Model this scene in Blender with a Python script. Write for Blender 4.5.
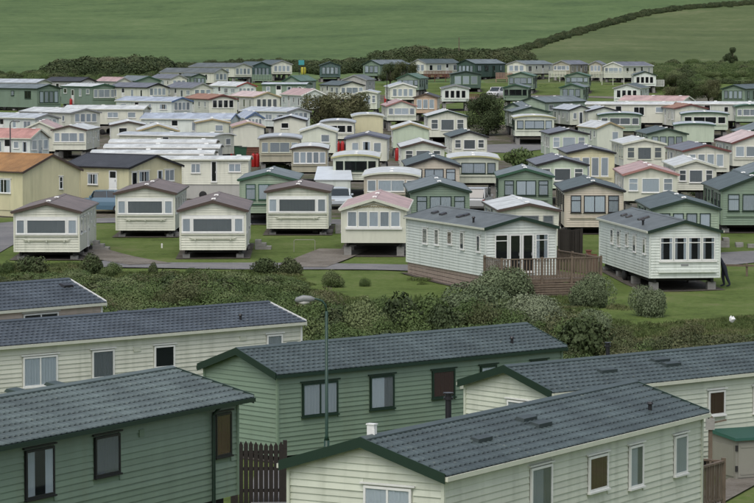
import bpy, math, random
import numpy as np
from math import radians as R_, sin, cos, pi
random.seed(7); rng = np.random.default_rng(7)
SC = bpy.context.scene
for o in list(bpy.data.objects): bpy.data.objects.remove(o)
C = SC.collection
# ------------------------------------------------------------------ camera
CZ = 11.5                      # eye height above the site
F = 3036.0; PITCH = R_(3.778)  # focal length in photo pixels (754 wide)
cam = bpy.data.cameras.new('camera'); co = bpy.data.objects.new('camera', cam); C.objects.link(co)
co.location = (0, 0, CZ); co.rotation_euler = (pi/2 - PITCH, 0, 0)
cam.sensor_width = 36; cam.lens = 36*F/754; cam.clip_start = 1; cam.clip_end = 6000
SC.camera = co
# ------------------------------------------------------------------ light
SUN_EL, SUN_AZ = R_(58), R_(-163)     # azimuth from +Y towards +X (so behind-left of the camera)
w = bpy.data.worlds.new('World'); SC.world = w; w.use_nodes = True
nt = w.node_tree; bg = nt.nodes['Background']; sky = nt.nodes.new('ShaderNodeTexSky')
sky.sky_type = 'NISHITA'; sky.sun_disc = False; sky.sun_elevation = SUN_EL; sky.sun_rotation = SUN_AZ
sky.air_density = 1.0; sky.dust_density = 4.0; sky.ozone_density = 1.0
hv = nt.nodes.new('ShaderNodeHueSaturation'); hv.inputs['Saturation'].default_value = .55   # veiled, overcast sky
nt.links.new(sky.outputs[0], hv.inputs['Color']); nt.links.new(hv.outputs[0], bg.inputs[0]); bg.inputs[1].default_value = 0.15
sl = bpy.data.lights.new('sun', 'SUN'); sl.energy = 0.5; sl.angle = R_(50); sl.color = (1.0, .965, .91)
so = bpy.data.objects.new('sun', sl); C.objects.link(so)
sd = np.array([sin(SUN_AZ)*cos(SUN_EL), cos(SUN_AZ)*cos(SUN_EL), sin(SUN_EL)])
from mathutils import Vector, Matrix
so.rotation_euler = Vector(sd).to_track_quat('Z', 'Y').to_euler()
so.location = (-60, -40, 120)
SC.view_settings.view_transform = 'Standard'; SC.view_settings.look = 'None'
SC.view_settings.exposure = 0.33; SC.view_settings.gamma = 1.0
SC.render.engine = 'CYCLES'

# ------------------------------------------------------------------ materials
MATS = {}
def new_mat(name):
    m = bpy.data.materials.new(name); m.use_nodes = True
    n = m.node_tree; b = n.nodes['Principled BSDF']
    return m, n, b
def nd(n, t, **k):
    x = n.nodes.new(t)
    for a, v in k.items():
        if hasattr(x, a): setattr(x, a, v)
        else: x.inputs[a.replace('_', ' ')].default_value = v
    return x
def paint(name, col, rough=.5, scale=1.5, var=.12, bump=0.0, bscale=30, dirt=0.0, spec=.4, streak=False):
    """painted / plain surface with slow colour drift, fine relief and weather stains"""
    if name in MATS: return MATS[name]
    m, n, b = new_mat(name); L = n.links.new
    tc = nd(n, 'ShaderNodeTexCoord'); oi = nd(n, 'ShaderNodeObjectInfo')
    ns = nd(n, 'ShaderNodeTexNoise'); ns.inputs['Scale'].default_value = scale; ns.inputs['Detail'].default_value = 6
    ns.inputs['Roughness'].default_value = .65
    src = tc.outputs['Object']
    if streak:
        ge = nd(n, 'ShaderNodeNewGeometry'); src = ge.outputs['Position']
        mp = nd(n, 'ShaderNodeMapping'); mp.inputs['Scale'].default_value = (1.1, 1.1, .4); L(src, mp.inputs[0]); src = mp.outputs[0]
    L(src, ns.inputs['Vector'])
    rp = nd(n, 'ShaderNodeValToRGB'); c = np.array(col)
    rp.color_ramp.elements[0].position = .3; rp.color_ramp.elements[1].position = .72
    rp.color_ramp.elements[0].color = (*(c*(1-var)), 1); rp.color_ramp.elements[1].color = (*np.minimum(c*(1+var*.6), .9), 1)
    L(ns.outputs[0], rp.inputs[0]); out = rp.outputs[0]
    hs = nd(n, 'ShaderNodeHueSaturation'); mr = nd(n, 'ShaderNodeMapRange')
    mr.inputs['To Min'].default_value = .93; mr.inputs['To Max'].default_value = 1.05
    L(oi.outputs['Random'], mr.inputs[0]); L(mr.outputs[0], hs.inputs['Value']); L(out, hs.inputs['Color']); out = hs.outputs[0]
    if dirt:
        n2 = nd(n, 'ShaderNodeTexNoise'); n2.inputs['Scale'].default_value = 5; n2.inputs['Detail'].default_value = 8
        mp2 = nd(n, 'ShaderNodeMapping'); mp2.inputs['Scale'].default_value = (.55, .55, .12) if streak else (1.5, 1.5, .3); L(src if streak else tc.outputs['Object'], mp2.inputs[0]); L(mp2.outputs[0], n2.inputs['Vector'])
        r2 = nd(n, 'ShaderNodeMapRange'); r2.inputs['From Min'].default_value = .52; r2.inputs['From Max'].default_value = .75
        r2.inputs['To Max'].default_value = dirt; L(n2.outputs[0], r2.inputs[0])
        mx = nd(n, 'ShaderNodeMix'); mx.data_type = 'RGBA'; mx.inputs[7].default_value = (.15, .18, .11, 1)
        L(r2.outputs[0], mx.inputs[0]); L(out, mx.inputs[6]); out = mx.outputs[2]
    L(out, b.inputs['Base Color'])
    b.inputs['Roughness'].default_value = rough; b.inputs['Specular IOR Level'].default_value = spec
    if bump:
        n3 = nd(n, 'ShaderNodeTexNoise'); n3.inputs['Scale'].default_value = bscale; n3.inputs['Detail'].default_value = 4
        L(tc.outputs['Object'], n3.inputs['Vector'])
        bp = nd(n, 'ShaderNodeBump'); bp.inputs['Strength'].default_value = bump; bp.inputs['Distance'].default_value = .02
        L(n3.outputs[0], bp.inputs['Height']); L(bp.outputs[0], b.inputs['Normal'])
    MATS[name] = m; return m
def tiled(name, col, rough=.45):
    """roof covering seen from afar: rows of tiles as fine relief, weathering and lichen"""
    if name in MATS: return MATS[name]
    m, n, b = new_mat(name); L = n.links.new
    tc = nd(n, 'ShaderNodeTexCoord')
    ns = nd(n, 'ShaderNodeTexNoise'); ns.inputs['Scale'].default_value = 2.2; ns.inputs['Detail'].default_value = 9; ns.inputs['Roughness'].default_value = .7
    L(tc.outputs['Object'], ns.inputs['Vector'])
    rp = nd(n, 'ShaderNodeValToRGB'); c = np.array(col)
    rp.color_ramp.elements[0].position = .3; rp.color_ramp.elements[1].position = .75
    rp.color_ramp.elements[0].color = (*(c*.75), 1); rp.color_ramp.elements[1].color = (*np.minimum(c*1.22+.008, .85), 1)
    L(ns.outputs[0], rp.inputs[0])
    sp = nd(n, 'ShaderNodeTexNoise'); sp.inputs['Scale'].default_value = 9; sp.inputs['Detail'].default_value = 5; L(tc.outputs['Object'], sp.inputs['Vector'])
    s2 = nd(n, 'ShaderNodeMapRange'); s2.inputs['From Min'].default_value = .64; s2.inputs['From Max'].default_value = .70; s2.inputs['To Max'].default_value = .55; L(sp.outputs[0], s2.inputs[0])
    bl = nd(n, 'ShaderNodeTexNoise'); bl.inputs['Scale'].default_value = .7; bl.inputs['Detail'].default_value = 3; L(tc.outputs['Object'], bl.inputs['Vector'])
    b2 = nd(n, 'ShaderNodeMapRange'); b2.inputs['From Min'].default_value = .35; b2.inputs['From Max'].default_value = .7; b2.inputs['To Min'].default_value = .80; b2.inputs['To Max'].default_value = 1.18; L(bl.outputs[0], b2.inputs[0])
    hs = nd(n, 'ShaderNodeHueSaturation'); L(b2.outputs[0], hs.inputs['Value']); L(rp.outputs[0], hs.inputs['Color'])
    mx = nd(n, 'ShaderNodeMix'); mx.data_type = 'RGBA'; L(s2.outputs[0], mx.inputs[0]); L(hs.outputs[0], mx.inputs[6]); mx.inputs[7].default_value = (*(c*.6+np.array([.11, .115, .085])), 1)
    L(mx.outputs[2], b.inputs['Base Color'])
    b.inputs['Roughness'].default_value = rough; b.inputs['Specular IOR Level'].default_value = .35
    wv = nd(n, 'ShaderNodeTexWave'); wv.inputs['Scale'].default_value = .9; wv.bands_direction = 'X'; wv.wave_profile = 'SAW'
    w2 = nd(n, 'ShaderNodeTexWave'); w2.inputs['Scale'].default_value = 1.5; w2.bands_direction = 'Y'
    L(tc.outputs['Object'], wv.inputs['Vector']); L(tc.outputs['Object'], w2.inputs['Vector'])
    ad = nd(n, 'ShaderNodeMath'); L(wv.outputs['Fac'], ad.inputs[0]); L(w2.outputs['Fac'], ad.inputs[1])
    bp = nd(n, 'ShaderNodeBump'); bp.inputs['Strength'].default_value = .35; bp.inputs['Distance'].default_value = .03
    L(ad.outputs[0], bp.inputs['Height']); L(bp.outputs[0], b.inputs['Normal'])
    MATS[name] = m; return m
COL = dict(cream=(.565, .60, .495), yellow=(.58, .55, .35), white=(.63, .68, .625), ivory=(.61, .62, .52), mint=(.47, .55, .42),
           beige=(.50, .45, .36), tan=(.42, .36, .26), grey=(.40, .40, .37), green=(.178, .248, .178), sage=(.29, .37, .27), deep=(.035, .075, .05),
           teal=(.05, .10, .09), pinkish=(.52, .43, .36), stone=(.36, .34, .25), blue=(.42, .50, .55), peach=(.50, .36, .25), brown=(.14, .09, .06),
           pale=(.55, .58, .50), olive=(.38, .38, .22), tan_=(.57,.54,.35))
def wall(k): return paint('wall_'+k, COL[k], rough=.42, var=.09, dirt=.30, bump=.05, streak=True)
RF = dict(slate=(.070, .096, .097), grey=(.108, .125, .126), white=(.54, .57, .565), pale=(.42, .46, .49), brown=(.155, .12, .108), pink=(.44, .31, .295),
          orange=(.30, .155, .05), rust=(.30, .15, .09), blue=(.36, .41, .48), red=(.43, .23, .20), green=(.085, .155, .11), dark=(.035, .037, .042),
          greygreen=(.102, .134, .128), bluegrey=(.068, .086, .102), blush=(.56, .45, .43), mauve=(.14, .15, .175), teal=(.145, .175, .18))
def roofm(k): return tiled('roof_'+k, RF[k], rough=.5)
TR = dict(white=(.72, .73, .70), dgreen=(.013, .032, .021), green=(.03, .085, .05), black=(.015, .015, .017), brown=(.07, .05, .04), cream=(.56, .58, .48),
          blue=(.10, .16, .28), red=(.28, .05, .045), grey=(.25, .26, .26), tan=(.36, .30, .17), maroon=(.13, .05, .045))
def trim(k): return paint('trim_'+k, TR[k], rough=.38, var=.08, scale=4, spec=.45)
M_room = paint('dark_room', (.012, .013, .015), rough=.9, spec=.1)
M_under = paint('underframe', (.028, .028, .027), rough=.85, var=.3)
M_rubber = paint('rubber', (.02, .02, .02), rough=.8)
M_block = paint('concrete', (.27, .265, .245), rough=.9, var=.25, bump=.4, bscale=20, scale=3)
M_wood = paint('weathered_wood', (.16, .125, .09), rough=.85, var=.3, scale=6, bump=.4, bscale=18, streak=True)
M_wood2 = paint('red_brown_wood', (.16, .07, .045), rough=.8, var=.25, scale=6, bump=.3)
M_black_wood = paint('black_stained_wood', (.022, .018, .014), rough=.75, var=.3, scale=6, bump=.3)
M_steel = paint('galvanised_steel', (.36, .37, .37), rough=.45, var=.15)
M_red = paint('red_bottle_paint', (.36, .02, .018), rough=.35)
M_plastic = paint('grey_plastic', (.26, .255, .215), rough=.6, var=.08)
def cloth(name, col):
    m, n, b = new_mat(name); L = n.links.new
    oi = nd(n, 'ShaderNodeObjectInfo'); rp = nd(n, 'ShaderNodeValToRGB')
    c = np.array(col); rp.color_ramp.elements[0].color = (*(c*.62), 1); rp.color_ramp.elements[1].color = (*np.minimum(c*1.15, .85), 1)
    L(oi.outputs['Random'], rp.inputs[0]); L(rp.outputs[0], b.inputs['Base Color']); b.inputs['Roughness'].default_value = .95
    return m
M_net = cloth('net_curtain', (.40, .435, .48))
M_curt = cloth('grey_curtain', (.15, .163, .175))
M_rust = cloth('rust_curtain', (.075, .026, .022))
def glass():
    m, n, b = new_mat('window_glass'); L = n.links.new
    out = n.nodes['Material Output']
    tr = nd(n, 'ShaderNodeBsdfTransparent'); tr.inputs[0].default_value = (.95, .97, .97, 1)
    gl = nd(n, 'ShaderNodeBsdfGlossy'); gl.inputs['Roughness'].default_value = .04
    lw = nd(n, 'ShaderNodeLayerWeight'); lw.inputs['Blend'].default_value = .5
    fr = nd(n, 'ShaderNodeMath'); fr.operation = 'POWER'; fr.inputs[1].default_value = 3.5; L(lw.outputs['Facing'], fr.inputs[0])
    ad = nd(n, 'ShaderNodeMath'); ad.operation = 'MULTIPLY_ADD'; ad.inputs[1].default_value = .7; ad.inputs[2].default_value = .035; L(fr.outputs[0], ad.inputs[0])
    mx = nd(n, 'ShaderNodeMixShader'); L(ad.outputs[0], mx.inputs[0]); L(tr.outputs[0], mx.inputs[1]); L(gl.outputs[0], mx.inputs[2])
    L(mx.outputs[0], out.inputs[0]); return m
M_glass = glass()

def ground_mat(name, cols, scale, fine, stripes=None, bump=.4, patch=None):
    m, n, b = new_mat(name); L = n.links.new
    ge = nd(n, 'ShaderNodeNewGeometry')
    n1 = nd(n, 'ShaderNodeTexNoise'); n1.inputs['Scale'].default_value = scale; n1.inputs['Detail'].default_value = 10; n1.inputs['Roughness'].default_value = .68
    n2 = nd(n, 'ShaderNodeTexNoise'); n2.inputs['Scale'].default_value = fine; n2.inputs['Detail'].default_value = 8; n2.inputs['Roughness'].default_value = .75
    L(ge.outputs['Position'], n1.inputs['Vector']); L(ge.outputs['Position'], n2.inputs['Vector'])
    ad = nd(n, 'ShaderNodeMath'); ad.operation = 'MULTIPLY_ADD'; ad.inputs[1].default_value = .55; L(n1.outputs[0], ad.inputs[0])
    m2 = nd(n, 'ShaderNodeMath'); m2.operation = 'MULTIPLY'; m2.inputs[1].default_value = .45; L(n2.outputs[0], m2.inputs[0]); L(m2.outputs[0], ad.inputs[2])
    last = ad.outputs[0]
    if stripes:
        mp = nd(n, 'ShaderNodeMapping'); mp.inputs['Scale'].default_value = stripes[0]; mp.inputs['Rotation'].default_value = (0, 0, stripes[1]); L(ge.outputs['Position'], mp.inputs[0])
        wn = nd(n, 'ShaderNodeTexNoise'); wn.inputs['Scale'].default_value = 1; wn.inputs['Detail'].default_value = 7; wn.inputs['Roughness'].default_value = .7
        L(mp.outputs[0], wn.inputs['Vector'])
        mm = nd(n, 'ShaderNodeMath'); mm.operation = 'MULTIPLY_ADD'; mm.inputs[1].default_value = stripes[2]; mm.inputs[2].default_value = -stripes[2]*.5
        L(wn.outputs[0], mm.inputs[0]); a2 = nd(n, 'ShaderNodeMath'); L(last, a2.inputs[0]); L(mm.outputs[0], a2.inputs[1]); last = a2.outputs[0]
    rp = nd(n, 'ShaderNodeValToRGB'); L(last, rp.inputs[0])
    el = rp.color_ramp.elements
    ps = np.linspace(.39, .61, len(cols))
    el[0].position = ps[0]; el[0].color = (*cols[0], 1); el[1].position = ps[-1]; el[1].color = (*cols[-1], 1)
    for p_, c_ in list(zip(ps, cols))[1:-1]:
        e = el.new(p_); e.color = (*c_, 1)
    L(rp.outputs[0], b.inputs['Base Color']); b.inputs['Roughness'].default_value = .95; b.inputs['Specular IOR Level'].default_value = .15
    bp = nd(n, 'ShaderNodeBump'); bp.inputs['Strength'].default_value = bump; bp.inputs['Distance'].default_value = .15
    L(n2.outputs[0], bp.inputs['Height']); L(bp.outputs[0], b.inputs['Normal'])
    return m
M_lawn = ground_mat('lawn_grass', [(.052, .072, .018), (.074, .108, .025), (.092, .134, .032), (.115, .148, .045), (.14, .145, .065)], .25, 3.5)
M_hillL = ground_mat('hill_pasture', [(.055, .092, .036), (.078, .124, .046), (.094, .145, .054), (.125, .170, .072)], .03, .5, stripes=((.02, .16, .3), R_(6), .36), bump=.3)
M_hillR = ground_mat('hill_rough_field', [(.062, .088, .034), (.080, .110, .042), (.096, .126, .050), (.13, .150, .070)], .03, .45, stripes=((.015, .10, .2), R_(-14), .36), bump=.3)
M_site = ground_mat('worn_site_ground', [(.05, .065, .025), (.075, .085, .04), (.11, .10, .075), (.15, .135, .115), (.19, .18, .165)], .35, 3.0, bump=.5)
M_shade_pad = ground_mat('shade_pad_gravel', [(.07, .062, .05), (.10, .09, .075), (.14, .13, .11)], .8, 8, bump=.5)  # dark gravel tone with the shade below the caravans put into its colour
M_road = ground_mat('asphalt', [(.13, .13, .135), (.17, .17, .17), (.21, .205, .20)], .5, 6, bump=.15)
M_gravel = ground_mat('gravel', [(.12, .105, .085), (.18, .165, .14), (.23, .21, .18)], .6, 8, bump=.5)
def leafm(name, cols, rough=.7):
    m, n, b = new_mat(name); L = n.links.new
    oi = nd(n, 'ShaderNodeObjectInfo'); ge = nd(n, 'ShaderNodeNewGeometry')
    n1 = nd(n, 'ShaderNodeTexNoise'); n1.inputs['Scale'].default_value = .22; n1.inputs['Detail'].default_value = 3; L(ge.outputs['Position'], n1.inputs['Vector'])
    n2 = nd(n, 'ShaderNodeTexNoise'); n2.inputs['Scale'].default_value = 5; n2.inputs['Detail'].default_value = 2; L(ge.outputs['Position'], n2.inputs['Vector'])
    a = nd(n, 'ShaderNodeMath'); a.operation = 'MULTIPLY_ADD'; a.inputs[1].default_value = .32; L(oi.outputs['Random'], a.inputs[0])
    s = nd(n, 'ShaderNodeMath'); s.operation = 'MULTIPLY_ADD'; s.inputs[1].default_value = .75; s.inputs[2].default_value = -.12; L(n1.outputs[0], s.inputs[0])
    t = nd(n, 'ShaderNodeMath'); t.operation = 'MULTIPLY_ADD'; t.inputs[1].default_value = .38; L(n2.outputs[0], t.inputs[0]); L(s.outputs[0], t.inputs[2])
    L(t.outputs[0], a.inputs[2])
    rp = nd(n, 'ShaderNodeValToRGB'); L(a.outputs[0], rp.inputs[0]); el = rp.color_ramp.elements
    ps = np.linspace(.15, .8, len(cols)); el[0].position = ps[0]; el[0].color = (*cols[0], 1); el[1].position = ps[-1]; el[1].color = (*cols[-1], 1)
    for p_, c_ in list(zip(ps, cols))[1:-1]:
        e = el.new(p_); e.color = (*c_, 1)
    L(rp.outputs[0], b.inputs['Base Color']); b.inputs['Roughness'].default_value = rough; b.inputs['Specular IOR Level'].default_value = .25
    b.inputs['Transmission Weight'].default_value = 0
    return m
M_leaf_grey = leafm('grey_green_leaves', [(.070, .096, .046), (.10, .132, .065), (.135, .170, .090), (.18, .21, .128)])
M_leaf_green = leafm('bramble_leaves', [(.028, .046, .016), (.052, .082, .025), (.082, .122, .038), (.125, .155, .065)])
M_leaf_dark = leafm('dark_hedge_leaves', [(.023, .035, .015), (.036, .053, .021), (.052, .074, .027), (.074, .086, .038)])
M_leaf_olive = leafm('olive_leaves', [(.038, .048, .020), (.056, .070, .027), (.080, .092, .038), (.115, .112, .056)])
M_grassy = leafm('rough_grass_blades', [(.04, .062, .018), (.06, .088, .025), (.085, .115, .034), (.13, .135, .06)])
M_bark = paint('bark', (.07, .055, .04), rough=.95, var=.3, bump=.5, bscale=12)

# ------------------------------------------------------------------ helpers
def obj(name, data, parent=None, loc=None, label=None, cat=None, group=None, kind=None):
    o = bpy.data.objects.new(name, data); C.objects.link(o)
    if parent is not None: o.parent = parent
    if loc is not None: o.location = loc
    if label: o['label'] = label
    if cat: o['category'] = cat
    if group: o['group'] = group
    if kind: o['kind'] = kind
    return o
class MB:
    def __init__(s): s.v = []; s.f = []; s.mi = []; s.cur = 0
    def add(s, vs, fs):
        b = len(s.v); s.v += [tuple(map(float, p)) for p in vs]; s.f += [tuple(b+i for i in f) for f in fs]; s.mi += [s.cur]*len(fs); return s
    def box(s, x0, x1, y0, y1, z0, z1):
        return s.add([(x0,y0,z0),(x1,y0,z0),(x1,y1,z0),(x0,y1,z0),(x0,y0,z1),(x1,y0,z1),(x1,y1,z1),(x0,y1,z1)],
                     [(0,3,2,1),(4,5,6,7),(0,1,5,4),(1,2,6,5),(2,3,7,6),(3,0,4,7)])
    def bar(s, a, b, wd, ht=None, n=4, up=(0,0,1)):
        ht = ht or wd; a = Vector(a); b = Vector(b); d = (b-a).normalized(); u = Vector(up)
        if abs(d.dot(u)) > .98: u = Vector((1,0,0))
        x = d.cross(u).normalized(); y = x.cross(d)
        vs = []
        for p in (a, b):
            for i, j in ((-1,-1),(1,-1),(1,1),(-1,1)): vs.append(p + x*(i*wd/2) + y*(j*ht/2))
        return s.add(vs, [(0,1,2,3),(7,6,5,4),(0,4,5,1),(1,5,6,2),(2,6,7,3),(3,7,4,0)])
    def tube(s, pts, rad, n=10, cap=True):
        pts = [Vector(p) for p in pts]; rad = rad if hasattr(rad, '__len__') else [rad]*len(pts)
        base = len(s.v); prev = None
        for i, p in enumerate(pts):
            d = (pts[min(i+1, len(pts)-1)]-pts[max(i-1, 0)])
            if d.length < 1e-9: d = Vector((0,0,1))
            d.normalize()
            u = prev if prev is not None else (Vector((1,0,0)) if abs(d.x) < .9 else Vector((0,1,0)))
            x = (u - d*u.dot(d)).normalized(); y = d.cross(x); prev = x
            for k in range(n):
                a = 2*pi*k/n; s.v.append(tuple(p + (x*cos(a)+y*sin(a))*rad[i]))
        for i in range(len(pts)-1):
            for k in range(n):
                a = base+i*n+k; b = base+i*n+(k+1) % n
                s.f.append((a, b, b+n, a+n)); s.mi.append(s.cur)
        if cap:
            s.f.append(tuple(base+k for k in range(n))[::-1]); s.f.append(tuple(base+(len(pts)-1)*n+k for k in range(n))); s.mi += [s.cur]*2
        return s
    def prism(s, prof, y0, y1):   # profile in xz, extruded along y
        n = len(prof); vs = [(x, y0, z) for x, z in prof]+[(x, y1, z) for x, z in prof]
        fs = [tuple(range(n)), tuple(range(2*n-1, n-1, -1))]
        for i in range(n): j = (i+1) % n; fs.append((i, i+n, j+n, j))
        return s.add(vs, fs)
    def mesh(s, name, mats, smooth=False):
        me = bpy.data.meshes.new(name); me.from_pydata(s.v, [], s.f)
        for m in (mats if isinstance(mats, (list, tuple)) else [mats]): me.materials.append(m)
        if isinstance(mats, (list, tuple)) and len(mats) > 1: me.polygons.foreach_set('material_index', s.mi)
        if smooth: me.polygons.foreach_set('use_smooth', [True]*len(s.f))
        me.update(); return me

# ------------------------------------------------------------------ terrain
GY = [0, 57, 85, 120, 150, 163, 180, 200, 250, 298, 330, 366, 420, 470, 500, 540, 580, 640, 700, 800, 1000, 1300, 2600]
GZ = [-10.9, -11.1, -11.55, -11.8, -11.5, -11.2, -10.95, -10.6, -10.4, -10.2, -9.0, -7.5, -7.1, -6.85, -5.6, -3.8, -2.0, 1.6, 5.5, 14, 33, 55, 90]
_y = np.arange(0, 2601, 1.0); _z = np.interp(_y, GY, GZ)
_k = np.exp(-np.linspace(-2, 2, 17)**2); _k /= _k.sum(); _z = np.convolve(np.pad(_z, 8, mode='edge'), _k, mode='valid')
def G(x, y):
    """ground height relative to the eye"""
    z = np.interp(y, _y, _z)
    a = np.clip((np.asarray(y, float)-90)/60, 0, 1)*np.clip((170-np.asarray(y, float))/30, 0, 1)
    z = z + a*.10*np.sin(np.asarray(x)*.5+1.3)*np.sin(np.asarray(y)*.37)
    h = np.clip((np.asarray(y, float)-520)/200, 0, 1)
    z = z + h*(1.6*np.sin(np.asarray(x)*.018+.6) + .5*np.sin(np.asarray(x)*.06+np.asarray(y)*.02))
    return z
CP, SP = cos(PITCH), sin(PITCH)
def proj(X, Y, Z):
    d = Y*CP - Z*SP; u = Z*CP + Y*SP
    return 377+F*X/d, 251.5-F*u/d
def ray(px, py):
    a = (px-377)/F; b = (251.5-py)/F
    return np.array([a, CP+b*SP, -SP+b*CP])      # scaled so camera-depth = 1
def hit(px, py, h=0.0, ymin=50, ymax=1290):
    """point where the sight line through a photo pixel meets the ground raised by h (eye coordinates)"""
    r = ray(px, py); lo = None; t = ymin
    prev = None
    while t < ymax:
        P = r*t; d = P[2] - (G(P[0], P[1])+h)
        if d < 0: break
        prev = t; t *= 1.01
    a, b = (prev or ymin*.6), t
    for _ in range(40):
        m = (a+b)/2; P = r*m
        if P[2]-(G(P[0], P[1])+h) < 0: b = m
        else: a = m
    return r*((a+b)/2)
def W3(P): return (float(P[0]), float(P[1]), float(P[2])+CZ)
def on_ground(x, y, dz=0): return (float(x), float(y), float(G(x, y))+CZ+dz)

def field_edge(px):    # the hedge line between the two hill fields, photo y for photo x
    return np.interp(px, [-400, 488, 500, 520, 540, 575, 620, 680, 754, 1200], [-400, 62, 58, 51, 44, 33, 20, 9, 3, -6][0:10])
ys = np.concatenate([np.arange(-30, 500, 3.0), np.arange(500, 1000, 6.0), np.arange(1000, 2601, 80)])
xs = np.concatenate([np.arange(-900, -150, 50), np.arange(-150, 151, 3.0), np.arange(200, 901, 50)])
XX, YY = np.meshgrid(xs, ys); ZZ = G(XX, np.maximum(YY, 0))
nx, ny = len(xs), len(ys)
V = np.stack([XX, YY, ZZ+CZ], -1).reshape(-1, 3)
fa = []; fm = []
for j in range(ny-1):
    for i in range(nx-1):
        a = j*nx+i; fa.append((a, a+1, a+1+nx, a+nx))
        yc = (ys[j]+ys[j+1])/2; xc = (xs[i]+xs[i+1])/2
        if yc < 505: fm.append(3 if (196 < yc < 345 and not (2 < xc < 22 and 285 < yc < 312)) or (420 < yc < 470 and 10*math.sin(xc*.3) > 2) else 0); continue
        u, v = proj(xc, yc, float(G(xc, yc)))
        fm.append(2 if (v > field_edge(u) and u > 488) else 1)
me = bpy.data.meshes.new('ground'); me.from_pydata([tuple(map(float, p)) for p in V], [], fa)
for m in (M_lawn, M_hillL, M_hillR, M_site): me.materials.append(m)
me.polygons.foreach_set('material_index', fm); me.polygons.foreach_set('use_smooth', [True]*len(fa)); me.update()
obj('ground', me, kind='structure')

def ribbon(name, pts, width, mat, dz=.05, px=True, kind='structure', label=None):
    P = [hit(*p)[:2] if px else np.array(p, float) for p in pts]
    out = []
    for a, b in zip(P[:-1], P[1:]):
        n = max(2, int(np.hypot(*(b-a))/1.5))
        for k in range(n): out.append(a+(b-a)*k/n)
    out.append(P[-1]); out = np.array(out)
    for _ in range(4):
        out[1:-1] = (out[:-2]+out[1:-1]*2+out[2:])/4
    mb = MB(); vs = []; n = len(out); nw = 5
    for i in range(n):
        t = out[min(i+1, n-1)]-out[max(i-1, 0)]; t = t/np.hypot(*t); nn = np.array([-t[1], t[0]])
        for k in range(nw):
            q = out[i]+nn*((k/(nw-1)-.5)*width*(1+.05*sin(i*.7+k)))
            vs.append((q[0], q[1], float(G(q[0], q[1]))+CZ+dz))
    fs = [(i*nw+k, i*nw+k+1, (i+1)*nw+k+1, (i+1)*nw+k) for i in range(n-1) for k in range(nw-1)]
    mb.add(vs, fs); return obj(name, mb.mesh(name, mat, True), kind=kind)
ribbon('path', [(88, 264), (130, 266), (200, 266.5), (300, 266.5), (400, 268), (452, 270)], 3.4, M_road, .05)
ribbon('path', [(300, 268), (325, 258), (345, 250)], 2.8, M_gravel, .065)
ribbon('path', [(85, 250), (110, 258), (150, 265)], 2.4, M_gravel, .065)
ribbon('road', [(-60, 262), (-20, 245), (8, 226), (60, 221), (120, 220), (230, 223), (300, 222), (345, 222)], 4.2, M_road, .04)
ribbon('road', [(690, 262), (720, 258), (760, 256), (840, 253)], 5.5, M_road, .04)
ribbon('road', [(470, 152), (500, 148), (540, 146.5), (575, 146)], 9, M_road, .05)
ribbon('road', [(420, 104), (480, 98), (520, 96), (600, 97), (680, 101)], 7, M_gravel, .05)
ribbon('path', [(285, 470), (283, 503), (280, 560)], 1.6, M_road, .05)
ribbon('path', [(752, 478), (735, 487), (700, 505)], 1.0, M_gravel, .05)

# ------------------------------------------------------------------ shared little meshes
def unit_box(name, mat):
    return MB().box(-.5, .5, -.5, .5, -.5, .5).mesh(name, mat)
PANE = unit_box('pane', M_glass)
def curtain_mesh(name, mat, n=22):
    vs = []; 
    for i in range(n+1):
        x = (i+.3*sin(i*3.7))/n-.5; x = min(.5, max(-.5, x)); y = (.75 if i % 2 else -.75)*(.55+.45*sin(i*1.9))
        vs += [(x, y, -.5), (x, y*.8, .5)]
    return MB().add(vs, [(2*i, 2*i+2, 2*i+3, 2*i+1) for i in range(n)]).mesh(name, mat)
CURT = {'n': curtain_mesh('net_curtain', M_net), 'c': curtain_mesh('curtain', M_curt), 'r': curtain_mesh('rust_curtain', M_rust)}
BLOCK = MB().box(-.2, .2, -.2, .2, 0, 1).mesh('jack_stand', M_block)
def wheel_mesh():
    mb = MB(); n = 16
    prof = [(.0, .10), (.16, .10), (.17, .085), (.26, .09), (.3, .06), (.3, -.06), (.26, -.09), (0, -.09)]
    vs = []; fs = []
    for k in range(n):
        a = 2*pi*k/n
        for r, t in prof: vs.append((t, r*cos(a), r*sin(a)))
    m = len(prof)
    for k in range(n):
        for j in range(m-1): fs.append((k*m+j, k*m+j+1, ((k+1) % n)*m+j+1, ((k+1) % n)*m+j))
    return mb.add(vs, fs).mesh('wheel', M_rubber, True)
WHEEL = wheel_mesh()
VENT = MB().add([(-.16, -.22, 0), (.16, -.22, 0), (.16, .22, 0), (-.16, .22, 0), (-.13, -.19, .07), (.13, -.19, .09), (.13, .19, .09), (-.13, .19, .07)],
                [(4,5,6,7),(0,1,5,4),(1,2,6,5),(2,3,7,6),(3,0,4,7)])
VENT_D = VENT.mesh('roof_vent', trim('black')); VENT_W = VENT.mesh('roof_vent', trim('white')); VENT_G = VENT.mesh('roof_vent', trim('dgreen'))
PIPE = MB().tube([(0, 0, -.1), (0, 0, .22)], .055, 10).tube([(0, 0, .2), (0, 0, .23), (0, 0, .29)], [.055, .10, .07], 10).mesh('vent_pipe', trim('black'))

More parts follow.
